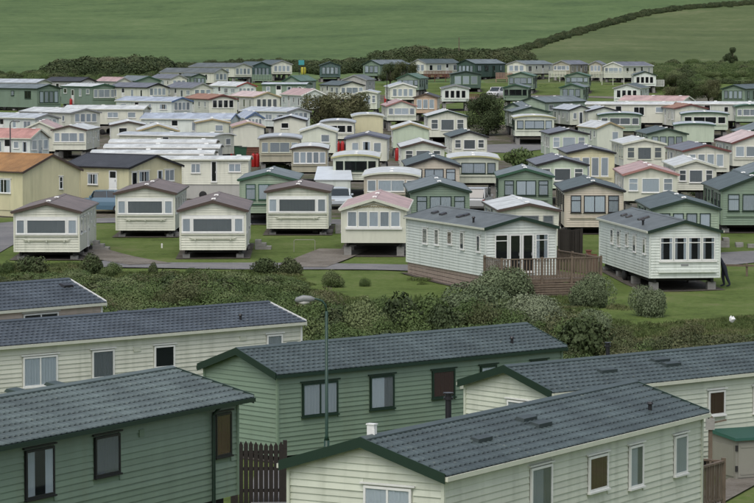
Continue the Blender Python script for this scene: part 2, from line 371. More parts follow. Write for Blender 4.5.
# ------------------------------------------------------------------ caravans
def half_at(prof, z):
    """half width of the gable outline at height z (prof: right half from eave to ridge as (x,z))"""
    zs = [p[1] for p in prof]; xs_ = [p[0] for p in prof]
    return float(np.interp(z, zs, xs_))
def window(parent, x, z, wd, ht, frame, cur='n', nv=1, bars=0, plane='front', pos=0.0, proud=.04, depth=0.05, door=False, bar_z=None, name=None):
    """one window (or glazed door) on a wall. plane front/back: x across; plane left/right: x runs along the van."""
    t = .05 if not door else .07
    mb = MB()
    def fb(a0, a1, b0, b1, p0, p1):
        mb.box(a0, a1, -p1, -p0, b0, b1)
    hw, hh = wd/2, ht/2
    fb(-hw, -hw+t, -hh, hh, 0, depth); fb(hw-t, hw, -hh, hh, 0, depth)
    fb(-hw+t, hw-t, hh-t, hh, 0, depth); fb(-hw+t, hw-t, -hh, -hh+t, 0, depth)
    fb(-hw-.03, hw+.03, -hh-.04, -hh, 0, depth+.03)
    for k in range(1, nv):
        xx = -hw+wd*k/nv; fb(xx-.022, xx+.022, -hh+t, hh-t, 0.004, depth-.004)
    if bar_z is not None: fb(-hw+t, hw-t, hh-ht*bar_z-.02, hh-ht*bar_z+.02, 0.006, depth-.006)
    if door and plane in ('left', 'right') and cur != 'o': mb.box(-hw+t, hw-t, -depth-.002, -.01, -hh+t, hh*.2)
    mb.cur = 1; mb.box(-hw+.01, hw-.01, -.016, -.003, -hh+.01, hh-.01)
    nm = name or ('door' if door else 'window')
    o = obj(nm, mb.mesh(nm, [frame, M_room]), parent)
    rot = {'front': 0, 'back': pi, 'left': -pi/2, 'right': pi/2}[plane]
    o.rotation_euler = (0, 0, rot)
    o.location = {'front': (x, pos, z), 'back': (x, pos, z), 'left': (pos, x, z), 'right': (pos, x, z)}[plane]
    p = obj('pane', PANE, o, (0, -depth+.012, 0)); p.scale = (wd-2*t+.01, .006, ht-2*t+.01)
    if cur in CURT:
        c = obj('curtain', CURT[cur], o, (0, -.026, 0)); c.scale = (wd-2*t, .010, ht-2*t)
    elif cur == 'p':
        for q, off, key_ in ((.6, -.2, 'n'), (.4, .3, 'c')):
            c = obj('curtain', CURT[key_], o, ((wd-2*t)*off, -.026, 0)); c.scale = ((wd-2*t)*q, .010, ht-2*t)
    elif cur in ('s', 'S'):      # drawn to both sides, dark room between
        q = .30 if cur == 's' else .22
        for sg in (-1, 1):
            c = obj('curtain', CURT['n'], o, (sg*(wd-2*t)*(.5-q/2), -.026, 0)); c.scale = ((wd-2*t)*q, .010, ht-2*t)
    if door:
        h = obj('handle', MB().box(hw-.12, hw-.09, -depth-.05, -depth, -.12, .03).mesh('handle', M_steel), o)
    return o

def make_van(c, u, v, W, L, R, Hw, wallk, roofk, trimk, label, style, side='', name='static_caravan', arc=False, framek='white', cur='n', lap=True,
             ground=None, group='static caravans on the holiday park', detail=1, wheels=True, skirt=None, sidewin=None, boards=False, tiles=False,
             cat='caravan', vents=2, ov=.13, floorgap=None, backcol=None, winspec=None, facade=None, endwin=True, decor=None):
    """c: near front corner at eave height (eye coords), u: unit vector across the front from c, v: unit vector along the length"""
    mid = np.array(c)+u*W/2
    th = math.atan2(v[1], v[0])-pi/2
    gz = float(G(mid[0]+v[0]*L*.2, mid[1]+v[1]*L*.2))
    root = obj(name, None, loc=(float(mid[0]), float(mid[1]), gz+CZ), label=label, cat=cat, group=group); root.rotation_euler = (0, 0, th)
    eave = float(c[2])-gz; fl = eave-Hw
    hw = W/2
    if arc:
        R = min(R, .20); half = [(hw*t, eave+R*(1-t**2.6)) for t in (1, .93, .82, .66, .45, .22, 0)]
    else: half = [(hw, eave), (0, eave+R)]
    outline = [(-hw, fl), (hw, fl)] + half + [(-x, z) for x, z in half[::-1][1:]]
    wm = wall(wallk); tm = trim(trimk); fm_ = trim(framek)
    # body
    mb = MB(); ins = .02 if (lap or boards) else 0
    mb.prism([(x-np.sign(x)*ins, z) for x, z in outline], ins, L-ins)
    pitch_b = .135
    if lap and not boards:
        z = fl
        while z < eave-.03:
            z1 = min(z+pitch_b, eave)
            for (ax, ay, bx, by) in ((-hw, 0, hw, 0), (hw, 0, hw, L), (hw, L, -hw, L), (-hw, L, -hw, 0)):
                d = Vector((bx-ax, by-ay, 0)).normalized(); nrm = Vector((d.y, -d.x, 0)); e = nrm*.010; g = nrm*(-ins)
                A, B = Vector((ax, ay, 0)), Vector((bx, by, 0))
                mb.add([A+e+Vector((0,0,z)), B+e+Vector((0,0,z)), B+g*.9+Vector((0,0,z1)), A+g*.9+Vector((0,0,z1)), A+g*.95+Vector((0,0,z)), B+g*.95+Vector((0,0,z))],
                       [(0,1,2,3), (5,4,0,1)])
            z = z1
        z = eave
        rise = half[::-1]
        while z < eave+R-.06:
            z1 = min(z+pitch_b, eave+R-.01); ha = half_at(half if half[0][1] < half[-1][1] else rise, z); hb = half_at(half, z1)
            for yy, s in ((0, 1), (L, -1)):
                mb.add([(-ha*s, yy-.010*s, z), (ha*s, yy-.010*s, z), (hb*s, yy+ins*.9*s, z1), (-hb*s, yy+ins*.9*s, z1), (-ha*s, yy+ins*.95*s, z), (ha*s, yy+ins*.95*s, z)], [(0,1,2,3), (5,4,0,1)])
            z = z1
    body = obj('body', mb.mesh('body', wm), root)
    # corner trims
    if eave > 0 and c[1] < 260:
        for sx in (-1, 1):
            for yy in (0, L):
                o = obj('corner_trim', CT.setdefault(wallk+trimk, MB().box(-.035, .035, -.035, .035, 0, 1).mesh('corner_trim', wm if trimk != 'white' else tm)), root, (sx*hw, yy, fl+.003)); o.scale = (1, 1, Hw-.01)
    # roof
    sl = R/hw if not arc else .12
    th_ = .05
    top = [(hw+ov, eave-ov*(sl if not arc else .12))] + ([(x*(1+ov/hw*.5), z) for x, z in half[1:-1]] if arc else []) + [(0, half[-1][1])]
    top = [(x, z+.02) for x, z in top]
    full = top + [(-x, z) for x, z in top[::-1][1:]]
    prof = [(x, z+th_) for x, z in full] + [(x, z) for x, z in full[::-1]]
    rm = roofm(roofk)
    n = len(full); vs = []; fs = []
    y0, y1 = -ov*1.2, L+ov*.8
    for yy in (y0, y1): vs += [(x, yy, z) for x, z in prof]
    m2 = len(prof)
    for i in range(m2): j = (i+1) % m2; fs.append((i, i+m2, j+m2, j))
    for k in range(n-1):
        a, b = k, k+1; cc, dd = m2-1-k-1, m2-1-k
        fs.append((a, b, cc, dd)); fs.append((a+m2, dd+m2, cc+m2, b+m2))
    roof = obj('roof', MB().add(vs, fs).mesh('roof', rm, False), root)
    if tiles:
        S = math.hypot(hw+ov, R+ov*sl); nc = 8; vs = []; fs = []
        nt_ = int((y1-y0)/.039)
        for sg in (-1, 1):
            dx, dz = sg*(hw+ov)/S, -(R+ov*sl)/S; nx_, nz_ = -dz*sg, abs(dx)
            base = len(vs); rows = []
            for cidx in range(nc):
                s0 = S*cidx/nc; s1 = S*(cidx+1)/nc
                rows += [(s0+.001, .008), (s1-.03, .028), (s1, .028), (s1+.002, .006)]
            for i in range(nt_+1):
                yy = y0+(y1-y0)*i/nt_; ph = (yy % .195)/.195
                wv = .5-.5*cos(2*pi*ph); wv = wv**1.3
                for (s_, h_) in rows:
                    hh = th_+.025+h_+.018*wv; s2 = min(s_-.035*(wv) if h_ > .02 else s_, S)
                    vs.append((dx*s2+sg*abs(nx_)*hh, yy, eave+R+dz*s2+nz_*hh+.0))
            nr = len(rows)
            for i in range(nt_):
                for j in range(nr-1):
                    q = (base+i*nr+j, base+i*nr+j+1, base+(i+1)*nr+j+1, base+(i+1)*nr+j)
                    fs.append(q if sg < 0 else q[::-1])
        obj('roof_tiles', MB().add(vs, fs).mesh('roof_tiles', rm, True), root, kind='stuff')
    # ridge cap and verge boards, gutters
    mb = MB(); rz = eave+R+.02+th_+(.05 if tiles else 0)
    if not arc: mb.prism([(-.12, rz-.12*sl-.01), (0, rz-.01), (.12, rz-.12*sl-.01), (.12, rz-.12*sl+.02), (0, rz+.03), (-.12, rz-.12*sl+.02)], y0-.01, y1+.01)
    else: mb.box(-.05, .05, y0+.1, y1-.1, rz, rz+.015)
    obj('ridge_cap', mb.mesh('ridge_cap', rm if not tiles else paint('ridge_'+roofk, np.array(RF[roofk])*.9, rough=.5)), root)
    fh = .15 if not arc else .11
    up_ = .055 if tiles else .0
    for yy, sg in ((y0, -1), (y1, 1)):
        vs = []; fs = []
        o1 = [(x, z-fh+th_+.01) for x, z in full]; o2 = [(x, z+th_+.012+up_) for x, z in full]
        ya, yb = (yy-.03, yy) if sg < 0 else (yy, yy+.03)
        for pr_ in (o1, o2):
            for yq in (ya, yb): vs += [(x, yq, z) for x, z in pr_]
        k = len(full)
        for i in range(k-1):
            fs += [(i, i+1, 2*k+i+1, 2*k+i), (k+i+1, k+i, 3*k+i, 3*k+i+1), (2*k+i, 2*k+i+1, 3*k+i+1, 3*k+i), (i+1, i, k+i, k+i+1)]
        for i in (0, k-1): fs.append((i, k+i, 3*k+i, 2*k+i))
        obj('bargeboard', MB().add(vs, fs).mesh('bargeboard', tm), root)
    ez = top[0][1]
    for sx in (-1, 1):
        mb = MB(); xx = sx*(hw+ov)
        mb.box(min(xx, xx+sx*.06), max(xx, xx+sx*.06), y0, y1, ez-.045, ez+.045)
        gut = obj('gutter', mb.mesh('gutter', trim('cream') if (boards and wallk in ('cream', 'ivory', 'pinkish')) or wallk == 'white' else tm), root)
        mb = MB(); mb.box(sx*hw, xx, .0, L, ez-.05, ez-.02); obj('soffit', mb.mesh('soffit', tm), root)
    # underside
    mb = MB(); mb.box(-hw+.25, -hw+.37, .2, L-.2, fl-.22, fl-.002); mb.box(hw-.37, hw-.25, .2, L-.2, fl-.22, fl-.002)
    for q in np.arange(.5, L-.3, 1.6): mb.box(-hw+.37, hw-.37, q, q+.08, fl-.16, fl-.002)
    obj('chassis', mb.mesh('chassis', M_under), root)
    for sx in (-1, 1):
        for yy in (.5, L*.38, L*.68, L-.5):
            g = float(G(*((mid+v*yy+np.array([cos(th), sin(th), 0])*sx*(hw-.3))[:2])))-gz
            b = obj('jack_stand', BLOCK, root, (sx*(hw-.31), yy, g-.05)); b.scale = (1, 1, max(.08, fl-.22-g+.05))
        if wheels:
            g = float(G(*((mid+v*L*.52)[:2])))-gz
            obj('wheel', WHEEL, root, (sx*(hw-.12), L*.52, g+.29))
    if skirt:
        mb = MB()
        def low(x_, y_): 
            p = mid+v*y_+np.array([cos(th), sin(th), 0])*x_; return float(G(p[0], p[1]))-gz-.1
        sm = {'brown': M_wood2, 'timber': paint('pale_timber_skirt', (.31, .245, .20), rough=.85, var=.25, scale=5, streak=True)}.get(skirt) or wall(skirt)
        rows = max(1, int(fl/.16)) if skirt in ('brown', 'timber') else 1
        corners = [(-hw+.04, .06, hw-.04, .06), (hw-.06, .06, hw-.06, L-.05), (hw-.04, L-.06, -hw+.04, L-.06), (-hw+.06, L-.05, -hw+.06, .06)]
        for r_ in range(rows):
            for (ax, ay, bx, by) in corners:
                za, zb = low(ax, ay), low(bx, by); t0, t1 = r_/rows+.015, (r_+1)/rows-.015
                d = Vector((bx-ax, by-ay, 0)).normalized(); nn = Vector((d.y, -d.x, 0))*.012
                A0 = (ax, ay, za+(fl-za)*t0); A1 = (ax, ay, za+(fl-za)*t1); B0 = (bx, by, zb+(fl-zb)*t0); B1 = (bx, by, zb+(fl-zb)*t1)
                q = [Vector(p_)+s_ for s_ in (nn, -nn) for p_ in (A0, B0, B1, A1)]
                mb.add(q, [(0,1,2,3),(7,6,5,4),(0,4,5,1),(1,5,6,2),(2,6,7,3),(3,7,4,0)])
        obj('skirt', mb.mesh('skirt', sm), root)
    if c[1] > 60:  # dark gravel sheet added beneath the van, its colour standing in for shade
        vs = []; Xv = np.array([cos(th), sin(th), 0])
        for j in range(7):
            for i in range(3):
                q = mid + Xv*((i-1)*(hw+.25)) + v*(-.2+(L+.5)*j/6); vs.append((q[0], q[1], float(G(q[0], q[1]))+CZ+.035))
        obj('shade_pad', MB().add(vs, [(j*3+i, j*3+i+1, j*3+i+4, j*3+i+3) for j in range(6) for i in range(2)]).mesh('shade_pad', M_shade_pad), kind='structure')
    # decorations of the front
    def FW(x0, x1, t0, t1, fr=None, cu=None, **k):   # fractions across the front and down from the eave
        X0, X1 = -hw+W*x0, -hw+W*x1; z1_, z0_ = eave-Hw*t0, eave-Hw*t1
        window(root, (X0+X1)/2, (z0_+z1_)/2, X1-X0, z1_-z0_, fr or fm_, cu or cur, plane='front', pos=.0, **k)
    def shelf(t0, t1, x0=.06, x1=.94, m=None, d=.08):
        mb = MB(); mb.box(-hw+W*x0, -hw+W*x1, -d, -.002, eave-Hw*t1, eave-Hw*t0); obj('front_moulding', mb.mesh('front_moulding', m or wm), root)
    if style == 'bay3':
        if facade: 
            mb = MB(); mb.box(-hw+.08, hw-.08, -.014, -.0, eave-Hw*.60, eave-Hw*.12); obj('window_surround', mb.mesh('window_surround', trim(facade)), root)
        FW(.03, .165, .19, .55, cu='n'); FW(.19, .80, .19, .55, nv=1); FW(.825, .965, .19, .55, cu='n')
        shelf(.585, .61, .02, .98)
        mb = MB(); zz = eave-Hw*.70
        mb.tube([(-W*.36, -.07, zz+.05), (-W*.30, -.09, zz), (W*.30, -.09, zz), (W*.36, -.07, zz+.05)], .028, 8)
        mb.tube([(-W*.34, -.05, zz-.07), (W*.34, -.05, zz-.07)], .018, 6)
        for xx in (-.27, 0, .27): mb.box(W*xx-.04, W*xx+.04, -.11, -.002, zz-.10, zz+.05)
        obj('front_rail', mb.mesh('front_rail', trim('cream')), root)
    elif style == 'dark3':
        FW(.10, .28, .12, .60, bar_z=.3); FW(.325, .70, .12, .60, nv=2); FW(.745, .93, .12, .60, bar_z=.3)
        shelf(.72, .76, .08, .92, trim(framek) if framek in ('green',) else wm)
    elif style == 'win4':
        for k in range(4): FW(.145+k*.2, .145+k*.2+.185, .12, .62, bar_z=.24, cu='S')
        shelf(.62, .66, .13, .96, trim('white')); shelf(.83, .88, .12, .95, wm, .14)
    elif style == 'win5':
        for k in range(5): FW(.085+k*.168, .085+k*.168+.155, .06, .53, cu='n')
        shelf(.53, .60, .06, .94, trim('white'), .1)
        mb = MB()
        for k in range(9):   # scalloped pelmet on the gable
            a = (k-4)*.26; mb.tube([(a-.12, -.02, eave+.02+.10*cos(a)), (a-.06, -.03, eave+.09+.10*cos(a)), (a, -.03, eave+.0+.10*cos(a)), (a+.06, -.03, eave+.09+.10*cos(a)), (a+.12, -.02, eave+.02+.10*cos(a))], .022, 6)
        mb.tube([(-1.1, -.03, eave-.02), (0, -.03, eave+.30), (1.1, -.03, eave-.02)], .018, 6)
        obj('gable_ornament', mb.mesh('gable_ornament', trim('tan')), root)
    elif style == 'french':
        FW(.13, .315, .13, .66, bar_z=.25, cu='x'); FW(.335, .50, .13, .93, door=True, cu='x'); FW(.515, .68, .13, .93, door=True, cu='x'); FW(.705, .89, .13, .66, bar_z=.25, cu='s')
    elif style == 'door2':
        FW(.14, .31, .18, .62, nv=1); FW(.40, .60, .12, .95, door=True, cu='s'); FW(.67, .86, .18, .62)
    elif style == 'wide3':
        FW(.05, .22, .14, .60); FW(.25, .75, .14, .60, nv=2); FW(.78, .95, .14, .60); shelf(.66, .72, .02, .98)
    elif style == 'mid3':
        FW(.08, .26, .14, .62, bar_z=.4); FW(.33, .67, .14, .68); FW(.74, .92, .14, .62, bar_z=.4)
    elif style == 'tall4':
        for k in range(4): FW(.10+k*.205, .10+k*.205+.165, .14, .75)
        shelf(.78, .82, .05, .95)
    elif style == 'tall3':
        for k in range(3): FW(.12+k*.27, .12+k*.27+.22, .12, .72)
    elif style == 'porch':
        FW(.08, .34, .1, .6); FW(.40, .62, .08, .95, door=True); FW(.68, .93, .1, .6)
    elif style == 'one': FW(.58, .82, .14, .5)
    elif style == 'oneL': FW(.22, .46, .14, .5)
    elif style == 'slit': FW(.62, .72, .22, .62)
    elif style == 'band':
        for k in range(5): FW(.04+k*.185, .04+k*.185+.178, .10, .62)
        shelf(.68, .73, .0, 1.0)
    elif style == 'arch4':
        for k in range(4): FW(.12+k*.195, .12+k*.195+.17, .05, .62)
        mb = MB(); pts = [(-hw*.88+W*.88*t, -.10, eave-.02+.34*sin(pi*t)) for t in np.linspace(0, 1, 11)]
        for a, b in zip(pts[:-1], pts[1:]): mb.bar(a, b, .10, .07)
        obj('arched_hood', mb.mesh('arched_hood', tm), root)
    if decor == 'badge':
        obj('name_badge', MB().box(-.18, .18, -.02, -.002, eave-Hw*.74, eave-Hw*.70).mesh('name_badge', trim('grey')), root)
    # side windows, both sides; near the camera only one is seen
    if winspec is None and detail:
        ns = sidewin if sidewin is not None else max(3, int(L/2.0))
        for sg, pl in ((-1, 'left'), (1, 'right')):
            rr = random.Random(int(abs(c[0])*100)+sg)
            for k in range(ns):
                yy = L*(k+.6)/(ns+.2); ww = rr.choice([.5, .6, .9, 1.2]); hh = rr.choice([.62, .95, .95])
                if ww*ns > L*.7: ww = .55
                if k == ns//2: window(root, yy, fl+.04+min(1.85, Hw-.12)/2, .75, min(1.85, Hw-.12), fm_, 'x', plane=pl, pos=sg*hw, door=True)
                else: window(root, yy, eave-.28-hh/2, ww, hh, fm_, rr.choice(['n', 'x', 's', 'n']), plane=pl, pos=sg*hw, nv=2 if ww > 1 else 1)
        if endwin: window(root, -hw*.3, eave-.7, .7, .6, fm_, 'n', plane='back', pos=L)
    # windows read off the photograph
    rects = {'front': [], 'left': [], 'right': []}
    if winspec:
        nx3 = {'front': np.array([cos(th), sin(th), 0]), 'left': v, 'right': v}
        for (pl, a0, b0, a1, b1, kw) in winspec:
            org = {'front': mid, 'left': mid-nx3['front']*hw, 'right': mid+nx3['front']*hw}[pl]
            ax = nx3[pl]; nrm = np.cross(ax, [0, 0, 1])
            def loc(px, py):
                r = ray(px, py); t = org.dot(nrm)/r.dot(nrm); P = r*t
                return (P-org).dot(ax), P[2]-gz
            sA, _ = loc(a0, (b0+b1)/2); sB, _ = loc(a1, (b0+b1)/2); xm = (a0+a1)/2
            _, zt = loc(xm, b0); _, zb = loc(xm, b1)
            s0, s1 = min(sA, sB), max(sA, sB); zb = max(zb, fl+.15)
            kw = dict(kw); cu = kw.pop('cur', 'n'); fk = kw.pop('fr', framek)
            posx = {'front': 0, 'left': -hw, 'right': hw}[pl]
            window(root, (s0+s1)/2, (zt+zb)/2, s1-s0, zt-zb, trim(fk), cu, plane=pl, pos=posx, **kw)
            # drip strip above
            rects[pl].append((s0-.03, s1+.03, zb-.06, zt+.02))
            if not kw.get('door'):
                mb = MB(); mb.box(-(s1-s0)/2-.08, (s1-s0)/2+.08, -.06, 0, 0, .035)
                o = obj('drip_strip', mb.mesh('drip_strip', trim('white' if fk == 'white' else fk)), root)
                o.rotation_euler = (0, 0, {'front': 0, 'left': -pi/2, 'right': pi/2}[pl])
                s_ = (s0+s1)/2; o.location = {'front': (s_, 0, zt+.03), 'left': (-hw, s_, zt+.03), 'right': (hw, s_, zt+.03)}[pl]
    if boards:
        bm = UB.setdefault(wallk, MB().add([(-.5, -.030, -.5), (.5, -.030, -.5), (.5, -.006, .5), (-.5, -.006, .5), (-.5, 0, -.5), (.5, 0, -.5), (.5, 0, .5), (-.5, 0, .5)],
              [(0,1,2,3),(5,4,7,6),(4,5,1,0),(3,2,6,7),(0,3,7,4),(1,5,6,2)]).mesh('board', wm))
        for pl in boards:
            rot = {'front': 0, 'left': -pi/2, 'right': pi/2}[pl]
            z = fl; 
            while z < eave+(R if pl == 'front' else 0)-.05:
                z1 = z+pitch_b; z1 = min(z1, eave) if z < eave-.01 else z1
                if pl == 'front':
                    h_ = hw-.02 if z1 <= eave+.001 else hw*(1-(z1-eave)/R)
                    if h_ < .1: break
                    lo, hi = -h_, h_
                else: lo, hi = .02, L-.02
                segs = [(lo, hi)]
                for (s0, s1, q0, q1) in rects[pl]:
                    if z1 > q0+.01 and z < q1-.01:
                        ns_ = []
                        for a, b in segs:
                            if s0 > a and s0 < b: ns_.append((a, s0))
                            if s1 > a and s1 < b: ns_.append((s1, b))
                            if s1 <= a or s0 >= b: ns_.append((a, b))
                        segs = ns_
                for a, b in segs:
                    if b-a < .04: continue
                    s_ = (a+b)/2; ins_ = ins
                    o = obj('board', bm, root)
                    o.rotation_euler = (random.gauss(0, .008), 0, rot); o.scale = (b-a, random.uniform(.85, 1.15), z1-z)
                    o.location = {'front': (s_, ins_, (z+z1)/2), 'left': (-hw+ins_, s_, (z+z1)/2), 'right': (hw-ins_, s_, (z+z1)/2)}[pl]
                z = z1
    # roof vents straddling the ridge
    for k in range(vents):
        yy = [.12, .55][k % 2]*L
        vo = obj('roof_vent', VENT_W, root, (0, yy, rz+(.0 if not arc else .01))); vo.scale = (.8, .8, .8)
    return dict(root=root, W=W, L=L, R=R, eave=eave, fl=fl, mid=mid, th=th, hw=hw, gz=gz, v=v, sl=sl)
UB = {}; CT = {}

def solve_pose(xc, xg, xs, ye, W0=3.3, L0=9.5, he=2.8, fixL=False):
    """turn measured photo positions of the corners into a place, heading, width and length on the site"""
    P = hit(xc, ye, he); m = 1 if xg > xc else -1
    D0 = P[1]*CP-P[2]*SP
    best = None
    for deg in np.arange(-12, 87, .5):
        a = R_(deg); u = np.array([m*cos(a), sin(a), 0]); v = np.array([-m*sin(a), cos(a), 0])
        def ext(dirv, px):
            t = (px-377)/F; den = dirv[0]-t*dirv[1]*CP
            return (t*D0-P[0])/den if abs(den) > 1e-6 else -1
        W = ext(u, xg)
        if W < 1: continue
        if abs(xs-xc) < 1.5:
            far = P+v*L0; px = 377+F*far[0]/(far[1]*CP-far[2]*SP); cost = ((px-xs)/.5)**2+((W-W0)/.35)**2; L = L0
        else:
            L = ext(v, xs)
            if L < 2: continue
            cost = ((W-W0)/.35)**2+((L-L0)/1.5)**2
        if best is None or cost < best[0]: best = (cost, u, v, W, L)
    if best is None:
        a = 0; u = np.array([m*1., 0, 0]); v = np.array([0, 1., 0]); return P, u, v, W0, L0
    _, u, v, W, L = best
    return P, u, v, float(np.clip(W, 1.8, 7)), float(np.clip(L, 4.5, 14))
def ridge_from(P, u, W, yp):
    q = P+u*W/2; t = (251.5-yp)/F; Y = q[1]
    z = Y*(t*CP-SP)/(CP+t*SP)
    return z-P[2]

def van(xc, xg, xs, ye, yp, wallk, roofk, trimk, style, label, yb=None, he=None, W0=3.3, L0=9.5, **k):
    he = he if he is not None else (2.6 if ye > 185 else 2.8)
    P, u, v, W, L = solve_pose(xc, xg, xs, ye, W0, L0, he)
    R = float(np.clip(ridge_from(P, u, W, yp), .16, 1.3 if W > 4 else .75))
    if yb:
        t = (251.5-yb)/F; z = P[1]*(t*CP-SP)/(CP+t*SP); Hw = float(np.clip(P[2]-z, 1.6, 2.5))
    else: Hw = min(2.15, he-.45)
    small = ye < 125
    k.setdefault('vents', 0 if ye < 95 else 2)
    return make_van(P, u, v, W, L, R, Hw, wallk, roofk, trimk, label, style, detail=1,
                    sidewin=k.pop('sidewin', 4 if small else 5), **k)
# ------------------------------------------------------------------ the eight nearest caravans, poses fitted to their corners in the photograph
HG = 'large caravans in the foreground row'
def hero(c, a, m, W, L, R, Hw, *rest, **k):
    u = np.array([m*cos(a), sin(a), 0]); v = np.array([-m*sin(a), cos(a), 0])
    return make_van(np.array(c), u, v, W, L, R, Hw, *rest, **k)
def wl(pl, *r, **k): return [(pl, x0, y0, x1, y1, k) for (x0, y0, x1, y1) in r]
def on_roof(V, px, py, proto, name='roof_vent', scale=1.0, side=1, ridge=False, lift=.085, turn=0.0):
    """put a fitting where the sight line meets the visible slope"""
    r = ray(px, py); th = V['th']; X = np.array([cos(th), sin(th), 0]); n = np.array([*(X[:2]*V['sl']*side), 1.0])
    top = V['mid']+np.array([0, 0, V['R']+.07]); t = top.dot(n)/r.dot(n); P = r*t-V['mid']
    lx, ly = P.dot(X), P.dot(V['v'])
    lz = V['eave']+V['R']+.07-V['sl']*abs(lx)
    if ridge: lx = ridge if ridge is not True else 0; lz = V['eave']+V['R']+.07-V['sl']*abs(lx)
    o = obj(name, proto, V['root'], (lx, ly, lz+lift-.07)); o.scale = (scale,)*3
    o.rotation_euler = (0, math.atan(V['sl'])*side if proto is not PIPE else 0, turn)
    return o
VENT_S = MB().add([(-.11, -.3, 0), (.11, -.3, 0), (.11, .3, 0), (-.11, .3, 0), (-.10, -.29, .08), (.09, -.29, .10), (.09, .29, .10), (-.10, .29, .08)],
                [(4,5,6,7),(0,1,5,4),(1,2,6,5),(2,3,7,6),(3,0,4,7)]).mesh('roof_vent', paint('vent_slate', (.04, .055, .055), rough=.5))
BOX = MB().box(-.17, .17, -.03, 0, -.1, .1).mesh('wall_vent', trim('cream'))
def wall_box(V, px, py, m=None, sc=1.0, name='wall_vent'):
    th = V['th']; X = np.array([cos(th), sin(th), 0]); org = V['mid']+X*V['hw']; r = ray(px, py); t = org.dot(X)/r.dot(X); P = r*t-V['mid']
    o = obj(name, BOX if m is None else m, V['root'], (V['hw'], P.dot(V['v']), P[2]+V['eave'])); o.rotation_euler = (0, 0, pi/2); o.scale = (sc, 1, sc); return o

A = hero((-2.79, 84.626, -9.061), .822, -1, 3.186, 11.513, .538, 2.3, 'green', 'slate', 'dgreen',
  'sage green caravan with slate tiled roof standing behind the tall green street lamp', 'blank', framek='dgreen', group=HG, boards=('front', 'right'), tiles=True, vents=0, detail=0, lap=False,
  winspec=wl('right', (302, 382, 337.3, 415), nv=2, cur='n')+wl('right', (369.7, 375.5, 393.6, 408.5), cur='p')+wl('right', (432, 370, 454.3, 397.4), cur='r')
  +wl('right', (480, 365.5, 496, 392), cur='n')+wl('right', (530.7, 360.5, 546.6, 384), cur='n'))
B = hero((1.281, 58.197, -8.207), .538, -1, 3.535, 11.855, .543, 2.3, 'cream', 'slate', 'dgreen',
  'cream caravan with slate tiled roof and dark green front barge boards, nearest at bottom centre', 'blank', framek='white', group=HG, boards=('front', 'right'), tiles=True, vents=0, detail=0, lap=False,
  winspec=wl('front', (364.4, 487, 412, 525), nv=2, cur='n')+wl('right', (530, 466, 551, 520), cur='p')+wl('right', (588, 455, 607, 490), cur='r')+wl('right', (628.6, 445, 642.3, 487), cur='p')+wl('right', (673.8, 435, 686.3, 474)))
D6 = hero((4.62, 79.42, -8.991), .854, -1, 3.385, 11.0, .499, 2.3, 'cream', 'slate', 'dgreen',
  'cream caravan with black flue and dark roof at the right, behind the nearest cream one', 'blank', framek='white', group=HG, boards=('front', 'right'), tiles=True, vents=0, detail=0, lap=False,
  winspec=wl('front', (508, 401, 533, 425), nv=2)+wl('right', (641, 390, 655, 414))+wl('right', (708, 390.5, 724.4, 415), cur='r')+wl('right', (753, 386, 772, 412)))
D4 = hero((-10.553-3.5*sin(.825), 90.931-3.5*cos(.825), -8.824), .825, -1, 3.51, 14.5, .474, 2.3, 'ivory', 'bluegrey', 'white',
  'long pale cream caravan with blue grey tiled roof and white trim at the left', 'blank', framek='white', group=HG, boards=('right',), tiles=True, vents=0, detail=0, lap=False,
  winspec=wl('right', (22.7, 356, 57, 386), nv=2)+wl('right', (91.8, 350, 113.7, 378), cur='c')+wl('right', (154, 345.5, 174.3, 367.5), cur='x')+wl('right', (266.5, 334.5, 282, 352), cur='n'))
D5 = hero((-16.926, 94.511, -8.522), .761, -1, 3.589, 11.0, .628, 2.3, 'pinkish', 'bluegrey', 'white',
  'pinkish beige caravan mostly hidden at the left edge under blue grey roof with white verge', 'blank', framek='white', group=HG, boards=('right',), tiles=True, vents=0, detail=0, lap=False,
  winspec=wl('right', (23, 313, 58, 332), nv=2, cur='x'))
D1 = hero((-8.294, 60.158, -7.944), .502, -1, 3.859, 10.55, .477, 2.25, 'green', 'greygreen', 'dgreen',
  'dark sage green caravan with grey green roof in the bottom left corner', 'blank', framek='black', group=HG, boards=('right',), tiles=True, vents=0, detail=0, lap=False, ov=.30,
  winspec=wl('right', (24.6, 448, 53.3, 497), cur='s')+wl('right', (94, 435, 119, 475), cur='c')+wl('right', (214.6, 413, 230.4, 456), cur='r'))
for px, py in ((481, 441.5), (526, 421), (541, 426.5)): on_roof(B, px, py, VENT_S, turn=0)
on_roof(B, 650, 412, PIPE, name='vent_pipe', scale=.8, lift=.07)
for px, py in ((607, 372.5), (660, 362), (671, 366)): on_roof(D6, px, py, VENT_S, turn=0)
on_roof(A, 512, 344, PIPE, name='vent_pipe', scale=.8, lift=.07)
for px, py in ((302, 344), (316, 342.5), (394, 335), (427, 334)): on_roof(A, px, py, VENT_G, ridge=-.35, lift=.12)
on_roof(D4, 240.5, 321, PIPE, name='vent_pipe', scale=.8, lift=.07)
for px, py in ((131, 313), (162, 312)): on_roof(D4, px, py, VENT_D, ridge=-.35, lift=.12)
on_roof(D5, 66, 287, VENT_D, lift=.1)
for px, py in ((27, 392), (68, 386)): on_roof(D1, px, py, VENT_G, ridge=-.35, lift=.14)
for V_, px, py in ((D4, 137, 349), (D4, 243, 338), (A, 463, 386)): wall_box(V_, px, py, sc=.8)
wall_box(D1, 141, 433, MB().box(-.12, .12, -.03, 0, -.1, .1).mesh('wall_vent', wall('green')), .8)
